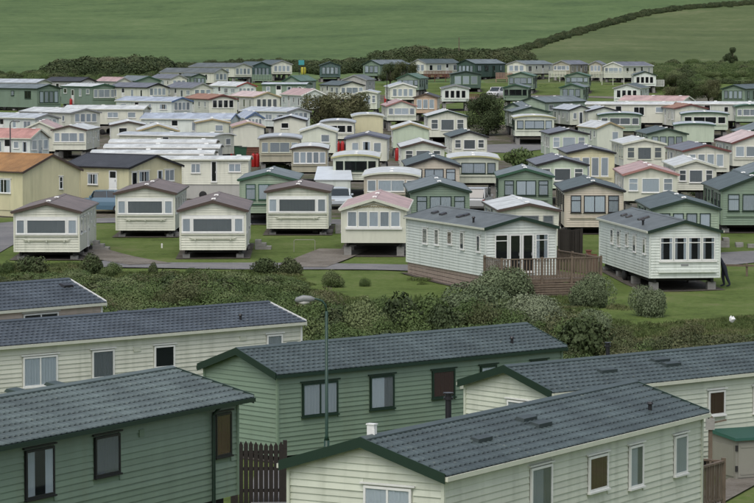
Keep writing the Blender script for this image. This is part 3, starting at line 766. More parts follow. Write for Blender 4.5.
# black flue standing on the far slope of the nearest cream caravan, and one on the right-hand roof
FLUE = MB().tube([(0, 0, -.35), (0, 0, .52)], .075, 12).tube([(0, 0, .50), (0, 0, .56)], .12, 12).tube([(0, 0, .56), (0, 0, .64)], .085, 12).tube([(0, 0, .64), (0, 0, .67)], .13, 12).tube([(0, 0, -.02), (0, 0, .02)], .13, 12).mesh('flue', trim('black'))
on_roof(D6, 617, 357, FLUE, name='flue', ridge=-.35, lift=.05, scale=.75).rotation_euler = (0, 0, 0)
o = on_roof(B, 482, 424, FLUE, name='flue', ridge=-.45, lift=.14, scale=.85); o.rotation_euler = (0, 0, 0)
WB = MB().box(-.16, .16, -.12, .12, 0, .5).box(-.19, .19, -.15, .15, .5, .54).box(.08, .2, -.14, -.10, .1, .35).mesh('vent_cowl', trim('white'))
o = obj('vent_cowl', WB, B['root'], (-.05, .35, B['eave']+B['R']+.05)); o.scale = (.5, .5, .55)
# downpipes
for V_, px in ((D1, 211),):
    X = np.array([cos(V_['th']), sin(V_['th']), 0]); org = V_['mid']+X*V_['hw']; r = ray(px, 440); t = org.dot(X)/r.dot(X); ly = (r*t-V_['mid']).dot(V_['v'])
    obj('downpipe', MB().tube([(V_['hw']+.28, ly, V_['eave']-.06), (V_['hw']+.07, ly, V_['eave']-.28), (V_['hw']+.07, ly, .1)], .045, 8).mesh('downpipe', trim('dgreen')), V_['root'])

# the two new caravans across the scrub
D = hero((13.113, 145.664, -8.665), .133, 1, 3.452, 11.74, .475, 2.25, 'white', 'grey', 'dgreen',
  'white lap boarded caravan on grey blocks with four tall front windows, on right lawn', 'win4', group='new white caravans beyond the scrub', framek='white', vents=0, detail=0, decor='badge', wheels=True,
  winspec=wl('left', (611, 229, 613.6, 243.5), cur='c')+wl('left', (617.5, 230.5, 620.3, 246.2), cur='c')+wl('left', (625.8, 233, 628.3, 246.2), cur='c')+wl('left', (633.4, 234.5, 636.2, 252), cur='c')+wl('left', (643.3, 238, 645.8, 254), cur='c'))
E_ = hero((5.185, 144.692, -8.458), .347, 1, 3.643, 10.789, .478, 2.3, 'white', 'grey', 'dgreen',
  'white lap boarded caravan with french doors opening onto a timber deck at centre right', 'french', group='new white caravans beyond the scrub', framek='white', vents=0, detail=0, skirt='timber', wheels=False, decor='badge',
  winspec=wl('left', (423, 228, 427.7, 243.8), cur='c')+wl('left', (435, 229, 439, 245), cur='c')+wl('left', (447.8, 231, 452.2, 244.5), cur='r')+wl('left', (460.5, 231.8, 464.2, 249.5), cur='c')+wl('left', (477, 235.3, 480.4, 252), cur='c'))
for px, py in ((624, 215.5), (629, 217), (641, 219.5), (646, 218)): on_roof(D, px, py, VENT_D, side=-1, turn=.0)
on_roof(D, 643, 225, PIPE, name='vent_pipe', side=-1, lift=.07)
for px, py in ((435, 213), (443, 214.5), (460, 217), (466, 215.5)): on_roof(E_, px, py, VENT_D, side=-1)
on_roof(E_, 473.5, 222.5, PIPE, name='vent_pipe', side=-1, lift=.07)
COL['pink_'] = COL['peach']; TR['pink_'] = (.33, .17, .15); TR['olive_'] = (.40, .39, .20); TR['mauve_'] = (.10, .11, .15); TR['sage_'] = (.25, .34, .24)
TR['olive'] = (.40, .39, .20); TR['slate'] = (.1, .1, .1)
# ------------------------------------------------------------------ older caravans: corner positions measured in the photograph
T = [
# xc, xg, xs, ye, yp, wall, roof, trim, front style, label, options
# --- front row on the lawn
(79, 14, 95.5, 212, 203.5, 'ivory', 'brown', 'brown', 'bay3', 'old cream caravan with brown roof at the far left of the lawn row', dict(yb=252, facade='white', cur='c')),
(174.5, 116, 186, 193.5, 186.5, 'ivory', 'brown', 'brown', 'bay3', 'old cream caravan with brown roof behind and between the two nearest brown roofed ones', dict(yb=230.5, facade='white', cur='c')),
(245.5, 180, 250, 210.5, 201.5, 'ivory', 'brown', 'brown', 'bay3', 'old cream caravan with brown roof, second from left of the two closest to the path', dict(yb=250, facade='white', cur='c')),
(328, 267, 331, 191.7, 186, 'ivory', 'brown', 'brown', 'bay3', 'old cream caravan with brown roof immediately left of the pink roofed one', dict(yb=228.7, facade='white', cur='c')),
(406, 341.7, 410.5, 209.3, 199.5, 'ivory', 'pink', 'cream', 'win5', 'cream caravan with pink roof, five front windows and ornate gable scrollwork', dict(yb=243, lap=False)),
(296, 240, 301, 180, 173, 'sage', 'teal', 'green', 'dark3', 'pale green caravan with green framed windows behind the brown roofed caravans', dict(yb=213, framek='green')),
# --- right of the lawn row
(410.8, 469, 406, 191.7, 183.5, 'green', 'teal', 'dgreen', 'dark3', 'mid green caravan with grey roof directly behind the white caravan with the deck', dict(framek='dgreen', yb=228)),
(500, 558, 485, 210.5, 204.4, 'ivory', 'white', 'brown', 'mid3', 'cream caravan with bright white roof just behind the timber decked caravan', dict(yb=246, framek='grey', cur='c')),
(499, 552, 496.5, 176.5, 169.3, 'green', 'teal', 'green', 'dark3', 'mid green caravan with pale grey roof behind the bright white roofed one', dict(yb=208, framek='dgreen')),
(565, 623, 556.5, 191, 183, 'beige', 'slate', 'black', 'dark3', 'beige caravan with dark slate roof and black window frames right of the white roofed one', dict(yb=227, framek='black')),
(653, 718.5, 638, 209, 200, 'sage', 'slate', 'dgreen', 'tall4', 'pale green caravan with dark green corner post behind the four windowed white caravan', dict(framek='dgreen', yb=236)),
(721.5, 786, 704, 190, 177.5, 'green', 'slate', 'dgreen', 'dark3', 'green caravan with slate roof on the right edge beside the park road', dict(yb=225, framek='dgreen')),
(624.5, 677, 615.5, 174.5, 167, 'ivory', 'pink', 'pink_', 'mid3', 'cream caravan with salmon pink roof in the right hand group', dict(yb=201, lap=False)),
(676, 716, 664, 166.5, 160.5, 'ivory', 'white', 'cream', 'mid3', 'cream caravan with white roof and grey bay windows right of the salmon pink roof', dict(yb=190, framek='white', cur='c')),
(745, 800, 734, 176, 166, 'sage', 'teal', 'green', 'dark3', 'caravan seen only as grey green roof at right edge above the slate roofed green one', dict(framek='dgreen')),
(733, 785, 716, 143, 133.5, 'ivory', 'blush', 'maroon', 'wide3', 'cream caravan with pale blush roof on the right edge', dict(yb=166)),
# --- centre right cluster
(538, 587, 528.5, 165, 158.5, 'mint', 'mauve', 'black', 'mid3', 'pale mint caravan with blue grey roof behind the slate roofed beige one', dict(yb=186, cur='c')),
(568, 614, 559, 153, 147.8, 'yellow', 'mauve', 'black', 'tall4', 'yellowish caravan with four blue toned windows and blue grey roof', dict(yb=184)),
(550, 588, 541, 134, 129.8, 'mint', 'mauve', 'black', 'mid3', 'mint caravan with blue grey roof in front of the dark shrubs right of the road', dict(yb=156)),
(684, 729, 667, 151, 145.3, 'ivory', 'mauve', 'maroon', 'tall4', 'cream caravan with slate blue roof and maroon trim above the white roofed bay caravan', dict(yb=172)),
(624, 665, 612, 144, 139.4, 'ivory', 'white', 'cream', 'mid3', 'cream caravan with white roof and tall grey windows above the salmon pink roof', dict(yb=167, cur='c', framek='cream')),
(648, 687, 636.5, 134, 128.8, 'sage', 'slate', 'dgreen', 'tall4', 'pale green caravan with dark green posts and slate roof left of the blank mint panel', dict(yb=152, framek='dgreen')),
(597, 623, 578, 128, 122.5, 'cream', 'white', 'tan', 'one', 'cream caravan with white roof and single end window above the mint one', dict(yb=156, L0=8)),
(599, 641, 598, 115.5, 112.6, 'sage', 'pale', 'green', 'wide3', 'grey green caravan with wide dark window, flat pale roof, left of white long caravans', dict(yb=131, framek='white', arc=True, cur='c')),
(588, 620, 580, 111.5, 107.3, 'cream', 'pale', 'black', 'blank', 'cream caravan with thin black edged gable in front of the long grey green roof', dict(yb=126)),
(675, 714, 674, 125.5, 124.0, 'mint', 'pale', 'green', 'blank', 'pale mint caravan end wall without windows near the right edge', dict(yb=142, arc=True)),
(682, 728, 681, 114.5, 112.5, 'mint', 'pale', 'green', 'wide3', 'mint caravan with two wide dark windows behind the windowless mint end wall', dict(yb=128, arc=True, cur='x')),
(745, 790, 732, 133, 125.5, 'sage', 'teal', 'dgreen', 'blank', 'caravan seen as grey green roof on right edge above the blush roofed one', dict()),
(675, 707, 660, 108.5, 104.6, 'ivory', 'rust', 'maroon', 'blank', 'cream caravan with rust orange roof and row of thin side windows at upper right', dict(yb=126)),
(736, 764, 733, 107, 104.5, 'sage', 'green', 'green', 'wide3', 'sage caravan with green edged roof at right edge in front of long white roofs', dict(yb=116, arc=True)),
(402, 444, 399, 147.5, 141.8, 'cream', 'white', 'brown', 'mid3', 'cream caravan with white roof and three part window beside a red gas bottle', dict(yb=168, cur='c')),
(408, 459, 404, 166, 157.8, 'beige', 'slate', 'black', 'dark3', 'beige caravan with slate roof and black framed windows above the mid green one', dict(yb=190, framek='black')),
(452, 487, 445, 137, 131.5, 'ivory', 'slate', 'black', 'mid3', 'cream caravan with slate roof beside the dark willow and park road', dict(yb=153, cur='c')),
(449, 498, 448, 159.5, 151.5, 'cream', 'white', 'olive_', 'wide3', 'cream caravan with white arched roof and olive fascia standing high above dark underside', dict(yb=183, arc=True, framek='dgreen', lap=False)),
(393, 429, 392, 129, 123.5, 'mint', 'white', 'tan', 'blank', 'pale mint caravan end without windows left of the dark willow', dict(yb=148)),
(428, 467, 424, 116.5, 111, 'ivory', 'white', 'dgreen', 'mid3', 'cream caravan with white roof and green edged gable against the dark willow', dict(yb=137, framek='white', cur='c')),
(515, 554, 512, 118, 113.5, 'cream', 'white', 'olive_', 'wide3', 'cream caravan with white arched roof standing above the grass bank and road', dict(yb=136, arc=True, framek='dgreen')),
(513, 549, 505, 112, 107.3, 'sage', 'teal', 'dgreen', 'blank', 'sage green gable rising behind the white arched roof above the bank', dict(yb=126)),
(545, 518, 586, 102.5, 97.5, 'sage', 'teal', 'dgreen', 'blank', 'long caravan with grey green roof running right behind the cream gabled ones', dict(yb=121, L0=11)),
(521, 506, 530, 107.5, 103.3, 'sage', 'teal', 'dgreen', 'blank', 'small sage gable squeezed beside the dark willow and long grey green roof', dict(yb=118)),
(570, 592, 553, 110, 106, 'cream', 'pale', 'black', 'door2', 'cream caravan with porch door and pale roof in front of the long grey green roof', dict(yb=122)),
# --- centre
(346, 387, 389, 138.5, 134, 'ivory', 'mauve', 'mauve_', 'door2', 'cream caravan with blue grey roof and central glazed door in the middle of the park', dict(yb=161, flip=True)),
(378, 333.5, 379, 158, 152.5, 'cream', 'white', 'olive_', 'wide3', 'cream caravan with white arched roof and dark windows below the central glazed door', dict(yb=176, arc=True, framek='dgreen', cur='x')),
(418, 364.5, 419, 176.5, 169.5, 'beige', 'white', 'cream', 'wide3', 'greyish beige caravan with wide white roof above the pink roofed one', dict(yb=200, arc=True)),
(354, 320.7, 355, 123, 119.6, 'ivory', 'pale', 'grey', 'wide3', 'cream caravan with curved pale roof and dark windows below the olive tree', dict(yb=136, arc=True, cur='x')),
(353, 383, 352.5, 116.5, 114.2, 'yellow', 'pale', 'cream', 'blank', 'pale yellow windowless caravan end to the right of the olive tree', dict(yb=137, arc=True)),
(336, 300, 337, 131.5, 126, 'cream', 'white', 'cream', 'one', 'cream caravan gable with single paned window and white roof left of red gas bottles', dict(yb=153)),
(327, 292, 328, 149.5, 144, 'stone', 'white', 'brown', 'band', 'caravan with band of net curtained windows over peach brown front panel', dict(yb=172, arc=True)),
(300, 259.5, 301, 139, 134, 'stone', 'pale', 'grey', 'wide3', 'grey beige caravan with flat pale roof right of the red gas bottles', dict(yb=161.7, arc=True, framek='cream')),
(306, 274, 307, 120.5, 116.4, 'ivory', 'pale', 'black', 'oneL', 'cream caravan gable with black edge and one small dark window', dict(yb=136, cur='x')),
(233, 264, 231, 127, 122.5, 'ivory', 'pink', 'tan', 'blank', 'cream windowless caravan end on brown skirt under a pinkish roof', dict(yb=147, skirt='brown')),
(196, 229, 195, 122.5, 119.3, 'cream', 'white', 'tan', 'one', 'cream caravan gable with pale window left of the pinkish roofed end', dict(yb=140)),
# --- long caravans side-on at left centre
(248, 250.5, 161, 160, 156, 'ivory', 'white', 'cream', 'blank', 'long cream caravan side with dark open door and two curtained windows on grey skirt', dict(yb=184.5, arc=True, skirt='grey', L0=7.5, W0=2.6, winspec=[('left', 191, 163.5, 200.5, 173, dict(nv=2, cur='n')), ('left', 211, 161, 217, 182, dict(door=True, cur='o')), ('left', 228.6, 163.5, 241, 172, dict(nv=2, cur='n'))])),
(212, 216, 92, 154, 150.2, 'ivory', 'white', 'white', 'blank', 'white flat roof strip of a caravan directly above the dark roofed lodge', dict(arc=True, W0=2.6)),
(218, 222, 105, 148, 144.2, 'grey', 'white', 'white', 'blank', 'white flat roof strip of a caravan, second above the dark roofed lodge', dict(arc=True, W0=2.6)),
(214, 218, 110, 143, 139.4, 'pinkish', 'white', 'white', 'blank', 'white flat roof strip with rusty pink wall, third above the dark roofed lodge', dict(arc=True, W0=2.6)),
(213.5, 234, 119, 136.5, 131.5, 'ivory', 'pale', 'white', 'one', 'long caravan with pale bluish roof and pale end window above the white roof strips', dict(yb=147, arc=True)),
(138, 178, 137, 131, 125, 'cream', 'white', 'tan', 'blank', 'caravan seen only as olive edged gable above the pale bluish roof', dict()),
(111, 146, 110.5, 125.5, 121.8, 'ivory', 'white', 'brown', 'oneL', 'cream caravan end with one small dark window left of the olive edged gable', dict(yb=141, cur='x')),
(86, 52.5, 99.5, 130, 126, 'ivory', 'white', 'brown', 'wide3', 'cream caravan with white roof and wide bay window above the brown bungalow roofs', dict(yb=149.8, facade='white')),
(30, 49, -14, 138.3, 129.5, 'white', 'red', 'cream', 'porch', 'white caravan with coral red roof and porch at left edge behind the lamp post', dict(yb=158)),
(55, 24, 62, 128.8, 122, 'ivory', 'pink', 'cream', 'blank', 'cream gable with pale pink roof behind the coral red roofed caravan', dict()),
(35, 59, -18, 118.5, 114.3, 'white', 'pale', 'grey', 'arch4', 'long white caravan with pale roof and arched end window at the left edge', dict(yb=134)),
(71, 100, 20, 113, 109, 'ivory', 'white', 'grey', 'arch4', 'long cream caravan with white roof and arched window group above the wide bay window', dict(yb=124)),
(143, 150, 64, 109.5, 106, 'ivory', 'white', 'cream', 'blank', 'long cream caravan with white roof and two wide side windows near a red gas bottle', dict(yb=122)),
(230, 239, 141, 119.3, 114, 'white', 'blue', 'blue', 'blank', 'long white caravan with pale blue roof just above the cream gables', dict(yb=132)),
(246, 264, 236, 118, 112.3, 'white', 'blue', 'blue', 'arch4', 'white caravan end with blue arched trim behind the pinkish roof', dict(yb=128)),
(287, 310, 240, 112, 108.3, 'white', 'pale', 'grey', 'arch4', 'long white caravan with pale roof and dark arched end left of the olive tree', dict(yb=124)),
(171.5, 192, 116, 101.7, 97.7, 'white', 'blue', 'blue', 'arch4', 'white caravan with light blue roof and blue trim at left centre', dict(yb=115.7)),
(209, 237, 184, 99.3, 95, 'ivory', 'rust', 'maroon', 'arch4', 'cream caravan with orange brown roof and arched four pane end window', dict(yb=112, cur='x')),
(254, 280, 229, 97, 92.5, 'ivory', 'blush', 'tan', 'tall4', 'cream caravan with pale pink roof and tan framed end windows', dict(yb=107, cur='c')),
(302, 327, 281, 95.3, 89.5, 'white', 'pink', 'white', 'wide3', 'white caravan with bright pink roof above the olive tree', dict(yb=104.5)),
(147, 168, 109, 87.6, 83.5, 'ivory', 'mauve', 'black', 'arch4', 'cream caravan with blue grey roof and arched four pane end right of the green ones', dict(yb=98)),
(192, 213, 166, 88, 83.2, 'ivory', 'mauve', 'grey', 'tall3', 'cream caravan with blue grey roof and three end windows above the blue roofed one', dict(yb=98)),
(237, 256, 209, 86.3, 82.5, 'white', 'white', 'red', 'tall4', 'white caravan with white roof and dark red trim', dict(yb=96)),
(306, 311, 262, 84.6, 82.8, 'green', 'pale', 'green', 'blank', 'long grey green caravan side under a thin pale roof behind the pink roofs', dict(yb=93, arc=True)),
(37, 60.7, -26, 88.7, 84.8, 'green', 'teal', 'dgreen', 'tall4', 'dark green caravan with big dark framed end windows at the far left', dict(yb=107.6, framek='dgreen', L0=11)),
(92.5, 115.4, 61, 86.9, 84.2, 'green', 'white', 'green', 'wide3', 'mid green caravan with light roof beside a red gas bottle at the upper left', dict(yb=104.8, framek='white')),
(36, 52, -30, 83, 79.6, 'ivory', 'pale', 'grey', 'arch4', 'long caravan with whitish roof behind the dark green one at far left', dict()),
(80, 96, 44, 81.5, 77.8, 'grey', 'dark', 'black', 'arch4', 'grey caravan with dark slate roof behind the mid green one', dict()),
(117, 131, 96, 81.5, 77.8, 'ivory', 'pink', 'grey', 'blank', 'caravan seen as dusty pink roof between dark slate and green roofs', dict()),
(136, 161, 115, 81, 76.5, 'green', 'teal', 'green', 'blank', 'caravan with green gable and teal roof below the left hedge', dict()),
(171, 187, 150, 78.5, 74.8, 'ivory', 'mauve', 'grey', 'tall3', 'cream caravan with blue grey roof and small end bay under the hedge end', dict()),
(192, 206, 178, 76.5, 74, 'green', 'grey', 'dgreen', 'tall3', 'dark greenish caravan end with wide window beneath the long grey roofs', dict(framek='dgreen')),
(214, 228, 160, 72.5, 68.6, 'ivory', 'grey', 'grey', 'tall3', 'cream caravan with long grey roof and three tall end windows, top left row', dict(yb=83)),
(234, 252, 189, 67, 63.5, 'ivory', 'grey', 'grey', 'tall4', 'cream caravan with four thin end windows and grey roof in the top left row', dict(yb=77)),
(252.5, 271, 236, 66, 62.2, 'teal', 'slate', 'dgreen', 'tall4', 'dark teal caravan with tall windows between two cream ones in the top row', dict(yb=79, framek='dgreen')),
(272, 292, 256, 64.3, 60.5, 'ivory', 'slate', 'grey', 'tall4', 'cream caravan with dark windows at the right end of the top left row', dict(yb=74)),
(320, 340.5, 319.5, 65.5, 62, 'teal', 'slate', 'dgreen', 'tall4', 'dark teal caravan standing alone against the hill hedge at top centre', dict(yb=77, framek='dgreen')),
(300, 283, 316, 81, 76.2, 'green', 'green', 'green', 'blank', 'caravan with bright green roof below the yellow skip at top centre', dict(yb=89)),
(366, 342, 375, 80, 75.3, 'grey', 'grey', 'grey', 'blank', 'cream gable with grey roof behind the purple windowed caravan', dict(yb=97)),
(340, 364, 320, 85.5, 81.8, 'ivory', 'slate', 'black', 'wide3', 'cream caravan with slate roof and mauve tinted end window above the olive tree', dict(yb=99)),
(377, 357, 380, 93, 91, 'cream', 'pale', 'cream', 'mid3', 'narrow cream caravan with bluish square window right of the slate roofed one', dict(yb=109)),
(390, 416, 385, 87, 83.2, 'ivory', 'pale', 'white', 'tall4', 'cream caravan with arched front of four blue windows in the upper centre', dict(yb=99)),
(387, 416, 381.5, 106, 100.8, 'cream', 'pink', 'pink_', 'wide3', 'cream caravan with light pink roof behind the tall thin pole', dict(yb=120)),
(437, 414, 440, 97.5, 93.8, 'peach', 'dark', 'brown', 'tall3', 'peach brown caravan with three pale blue windows in the upper centre', dict(yb=113)),
(442, 469, 441, 88.5, 85.3, 'white', 'grey', 'grey', 'tall4', 'white caravan with four dark windows left of the red brown fence, upper centre', dict(yb=101, cur='x')),
(419, 397, 428, 78.5, 74, 'green', 'green', 'green', 'wide3', 'green caravan with green roof right of the brown bush in upper centre', dict(yb=90, framek='dgreen')),
(380, 363, 410, 64.5, 60.3, 'green', 'teal', 'dgreen', 'tall3', 'dark green caravan partly hidden by the brown bush in the top row', dict(yb=76, framek='dgreen')),
(426, 411, 460, 63.3, 59.5, 'ivory', 'slate', 'grey', 'tall3', 'cream caravan with slate roof and red brown deck in the top row', dict(yb=74)),
(475, 457, 505, 63.8, 59.8, 'deep', 'teal', 'dgreen', 'tall4', 'very dark green caravan with grey roof in the top row', dict(yb=77, framek='dgreen')),
(451, 481, 450, 74.3, 71.3, 'deep', 'slate', 'dgreen', 'tall3', 'dark green glazed caravan front below the very dark green one', dict(yb=88, framek='sage_')),
(526, 507, 553, 64.3, 61, 'ivory', 'teal', 'grey', 'tall3', 'cream caravan with arched white front in the top row right of the dark green one', dict(yb=73)),
(570, 553, 588, 64.3, 60.8, 'stone', 'mauve', 'grey', 'wide3', 'grey brown caravan with cream deck and purple grey roof in the top row', dict(yb=74)),
(602, 589, 606, 64.3, 61.2, 'stone', 'mauve', 'grey', 'tall3', 'grey brown caravan end at the right of the purple grey roofs, top row', dict(yb=74)),
(533, 508, 537, 76, 72.5, 'green', 'green', 'green', 'wide3', 'green caravan with lit blue window raised over red brown ground, upper right', dict(yb=89, framek='dgreen')),
(528, 503, 531, 87.7, 84.6, 'green', 'teal', 'green', 'wide3', 'green caravan with dark central window beside the parked white car', dict(yb=97.5, framek='dgreen', cur='x')),
(589, 565, 591, 76, 72.6, 'green', 'green', 'green', 'wide3', 'green caravan above another green one, in the upper right', dict(yb=85, framek='dgreen')),
(583, 560, 588.5, 87.5, 84, 'green', 'teal', 'green', 'tall3', 'lower of two stacked looking green caravans in the upper right', dict(yb=97, framek='dgreen')),
(623, 604, 653, 66, 62.2, 'ivory', 'mauve', 'white', 'wide3', 'cream caravan with white gable front above cream deck railings, top right', dict(yb=78)),
(634, 656, 631.5, 75.2, 71.7, 'white', 'slate', 'dgreen', 'tall4', 'white caravan with dark windows and white railing below the top right cream one', dict(yb=86, cur='x')),
(640, 614, 649, 88.2, 84.2, 'white', 'slate', 'grey', 'tall4', 'white caravan with four dark arched windows left of the dark copse', dict(yb=98, cur='x')),
(745, 722, 768, 89, 85.2, 'green', 'slate', 'dgreen', 'tall4', 'dark green caravan on the right edge beyond the dark copse', dict(yb=100, framek='dgreen')),
(672, 676, 586, 104.5, 101, 'ivory', 'white', 'white', 'blank', 'long cream caravan side with white roof strip, left of the rust orange roof', dict(yb=123, arc=True, L0=11)),
(757, 762, 677, 104.3, 101, 'pale', 'white', 'white', 'blank', 'long pale caravan side with white roof strip reaching the right edge', dict(yb=121, arc=True, L0=11)),
(682, 694, 619, 101.3, 96.6, 'ivory', 'pink', 'cream', 'blank', 'caravan with long coral pink roof behind the white roof strips at upper right', dict(yb=112)),
]
VANS = []
for (xc, xg, xs_, ye, yp, wk, rk, tk, st, lab, kw) in T:
    kw = dict(kw); key = kw.pop('key', None)
    if kw.pop('flip', False): xc, xg = xg, xc
    kw.setdefault('group', 'static caravans on the holiday park')
    V_ = van(xc, xg, xs_, ye, yp, wk, rk, tk, st, lab, **kw)
    VANS.append((lab, V_))
# the two brown and dark roofed park bungalows at the left
BU = dict(name='park_bungalow', cat='bungalow', group='park bungalows at the left', lap=False, wheels=False, vents=0, W0=5.4, L0=10.5, he=2.95)
H1 = van(22.5, 80, -50, 172, 155.2, 'tan_', 'orange', 'brown', 'blank', 'tan park bungalow with lichen orange roof at the left edge', yb=212, skirt='tan_', winspec=[('left', -3, 179, 11, 193, dict(nv=2, cur='s')), ('front', 59, 176.5, 62.5, 189, dict(cur='x', bar_z=.4))], **BU)
H2 = van(128.5, 181, 62, 168, 156, 'tan_', 'dark', 'black', 'blank', 'tan park bungalow with nearly black roof behind the blue car', yb=206, skirt='tan_', winspec=[('left', 88, 173.6, 98, 184.5, dict(nv=2, cur='s')), ('left', 109.4, 170.5, 117, 189, dict(cur='x', door=True)), ('front', 131.5, 172, 137, 185, dict(cur='x')), ('front', 138.5, 171, 149, 182, dict(nv=2, cur='s')), ('front', 157, 170, 162.5, 186, dict(cur='s', door=True)), ('front', 164.5, 169.5, 174, 181, dict(nv=2, cur='n'))], framek='white', **BU)
# ------------------------------------------------------------------ vegetation
def leaf_mesh(name, mat, n, shape, size=(.07, .045), seed=1, twigs=0, blade=False):
    """many small leaf faces spread through a volume; shape(rng, n) -> points, outward directions"""
    rg = np.random.default_rng(seed); P, N = shape(rg, n)
    t = rg.normal(size=(n, 3)); t -= (t*N).sum(1)[:, None]*N*.5; t /= np.linalg.norm(t, axis=1)[:, None]
    if blade: t = np.stack([rg.normal(0, .28, n), rg.normal(0, .28, n), np.ones(n)], 1)
    b = np.cross(t, N+rg.normal(0, .45, (n, 3))); b /= np.linalg.norm(b, axis=1)[:, None]+1e-9
    s = rg.uniform(.6, 1.35, n)[:, None]; a = t*s*size[0]; c = b*s*size[1]/2
    V = np.stack([P-a*.5, P+c, P+a*.5, P-c], 1).reshape(-1, 3)
    me = bpy.data.meshes.new(name); me.vertices.add(4*n); me.vertices.foreach_set('co', V.astype(np.float32).ravel())
    me.loops.add(4*n); me.loops.foreach_set('vertex_index', np.arange(4*n, dtype=np.int32))
    me.polygons.add(n); me.polygons.foreach_set('loop_start', np.arange(0, 4*n, 4, dtype=np.int32))
    me.materials.append(mat); me.update(calc_edges=True); me.validate(); return me
def lumpy(nl, flat=.8, inner=.55, seed=0, spread=.55):
    """crown made of nl overlapping lumps inside the unit dome"""
    rg = np.random.default_rng(seed+100); cs = rg.normal(size=(nl, 3)); cs /= np.linalg.norm(cs, axis=1)[:, None]
    cs *= rg.uniform(.15, spread, nl)[:, None]; cs[:, 2] = np.abs(cs[:, 2])*flat+.22; rs = rg.uniform(.24, .5, nl)
    def f(rg, n):
        k = rg.integers(0, nl, n); d = rg.normal(size=(n, 3)); d /= np.linalg.norm(d, axis=1)[:, None]
        r = rs[k]*rg.uniform(inner, 1.06, n)**.6
        P = cs[k]+d*r[:, None]*np.array([1, 1, .85]); P[:, 2] = np.abs(P[:, 2])
        return P, d
    return f
BUSH_G = [leaf_mesh('bush', M_leaf_grey, 17000, lumpy(22, seed=i, inner=.8), (.058, .032), seed=i) for i in range(3)]
BUSH_B = [leaf_mesh('bush', M_leaf_green, 8000, lumpy(16, flat=.7, seed=i+10), (.058, .036), seed=i+10) for i in range(3)]
BUSH_O = [leaf_mesh('bush', M_leaf_olive, 6500, lumpy(14, flat=.7, seed=i+20, spread=.65), (.058, .034), seed=i+20) for i in range(2)]
BUSH_D = [leaf_mesh('bush', M_leaf_dark, 4200, lumpy(14, flat=.8, seed=i+30), (.085, .06), seed=i+30) for i in range(2)]
def tuft_shape(rg, n):
    P = rg.uniform(-1, 1, (n, 3)); P[:, 2] = rg.uniform(.0, .5, n)*(1-.4*np.hypot(P[:, 0], P[:, 1]))
    d = rg.normal(size=(n, 3)); d[:, 2] *= .2; d /= np.linalg.norm(d, axis=1)[:, None]
    return P, d
TUFT = leaf_mesh('grass_tuft', M_grassy, 420, tuft_shape, (.5, .05), seed=5, blade=True)

def shrub(px, py_base, w_px, h_px, protos, label, group=None, cat='shrub', name='shrub', stem=True, depth=1.0, dz=-.05, k=[0]):
    P = hit(px, py_base); s = F/(P[1]*CP-P[2]*SP); r = w_px/2/s; h = h_px/s
    P = P + np.array([0, r*.5, 0]); k[0] += 1
    if stem:
        t = obj(name, None, loc=on_ground(P[0], P[1], dz), label=label, cat=cat, group=group)
        m = MB()
        rr = random.Random(k[0])
        for q in range(5):
            a = rr.uniform(0, 6.28); m.tube([(0, 0, -.1), (.25*r*cos(a), .25*r*sin(a), h*.3), (.6*r*cos(a), .6*r*sin(a), h*.7)], [.05*r, .035*r, .015*r], 6)
        obj('stem', m.mesh('stem', M_bark), t)
        o = obj('foliage', protos[k[0] % len(protos)], t)
    else:
        o = obj(name, protos[k[0] % len(protos)], loc=on_ground(P[0], P[1], dz), label=label, cat=cat, group=group)
    o.scale = (r*1.3, r*1.3*depth, h*1.12); o.rotation_euler = (0, 0, k[0]*2.4)
    return o
GB = 'grey green willow bushes along the scrub'
for a in [(591, 309, 44, 35, 'rounded grey green bush in front of the deck corner, standing apart on the grass'),
          (649, 317.5, 38, 35, 'round grey green bush below the raised white caravan'),
          (502, 300, 62, 36, 'spreading grey green bush below the deck steps'),
          (472, 326, 84, 40, 'largest grey green bush in the middle of the scrub'),
          (426, 336, 52, 30, 'leftmost grey green bush behind the green caravan roof'),
          (536, 328, 58, 36, 'grey green bush between the largest bush and the deck corner'),
          (598, 338, 44, 28, 'low grey green bush near the black flue pipe'),
          (560, 340, 52, 30, 'low grey green bush at the end of the green caravan roof')]:
    shrub(*a[:4], BUSH_G, a[4], GB)
shrub(333, 288, 26, 19, BUSH_B, 'dark round bramble bush on the lawn edge below the pink roofed caravan')
shrub(364, 287, 14, 11, BUSH_B, 'small low bush on the lawn right of the dark bramble bush')
shrub(265, 276, 34, 20, BUSH_D, 'left half of the clipped hedge mound beside the path')
shrub(290, 276, 32, 20, BUSH_D, 'right half of the clipped hedge mound beside the path')
shrub(30, 276, 40, 22, BUSH_D, 'dark bush in front of the leftmost old cream caravan')
shrub(92, 276, 30, 24, BUSH_D, 'dark bush at the corner of the leftmost old cream caravan')
shrub(113, 278, 26, 17, BUSH_B, 'low bramble bush beside the gravel spur at left')
shrub(153, 274, 13, 13, BUSH_D, 'small round dark bush on the path edge')
shrub(192, 275, 15, 10, BUSH_B, 'small bramble clump under the second brown roofed caravan of the path')
shrub(6, 276, 22, 16, BUSH_B, 'bush at the left edge beside the cream caravan')
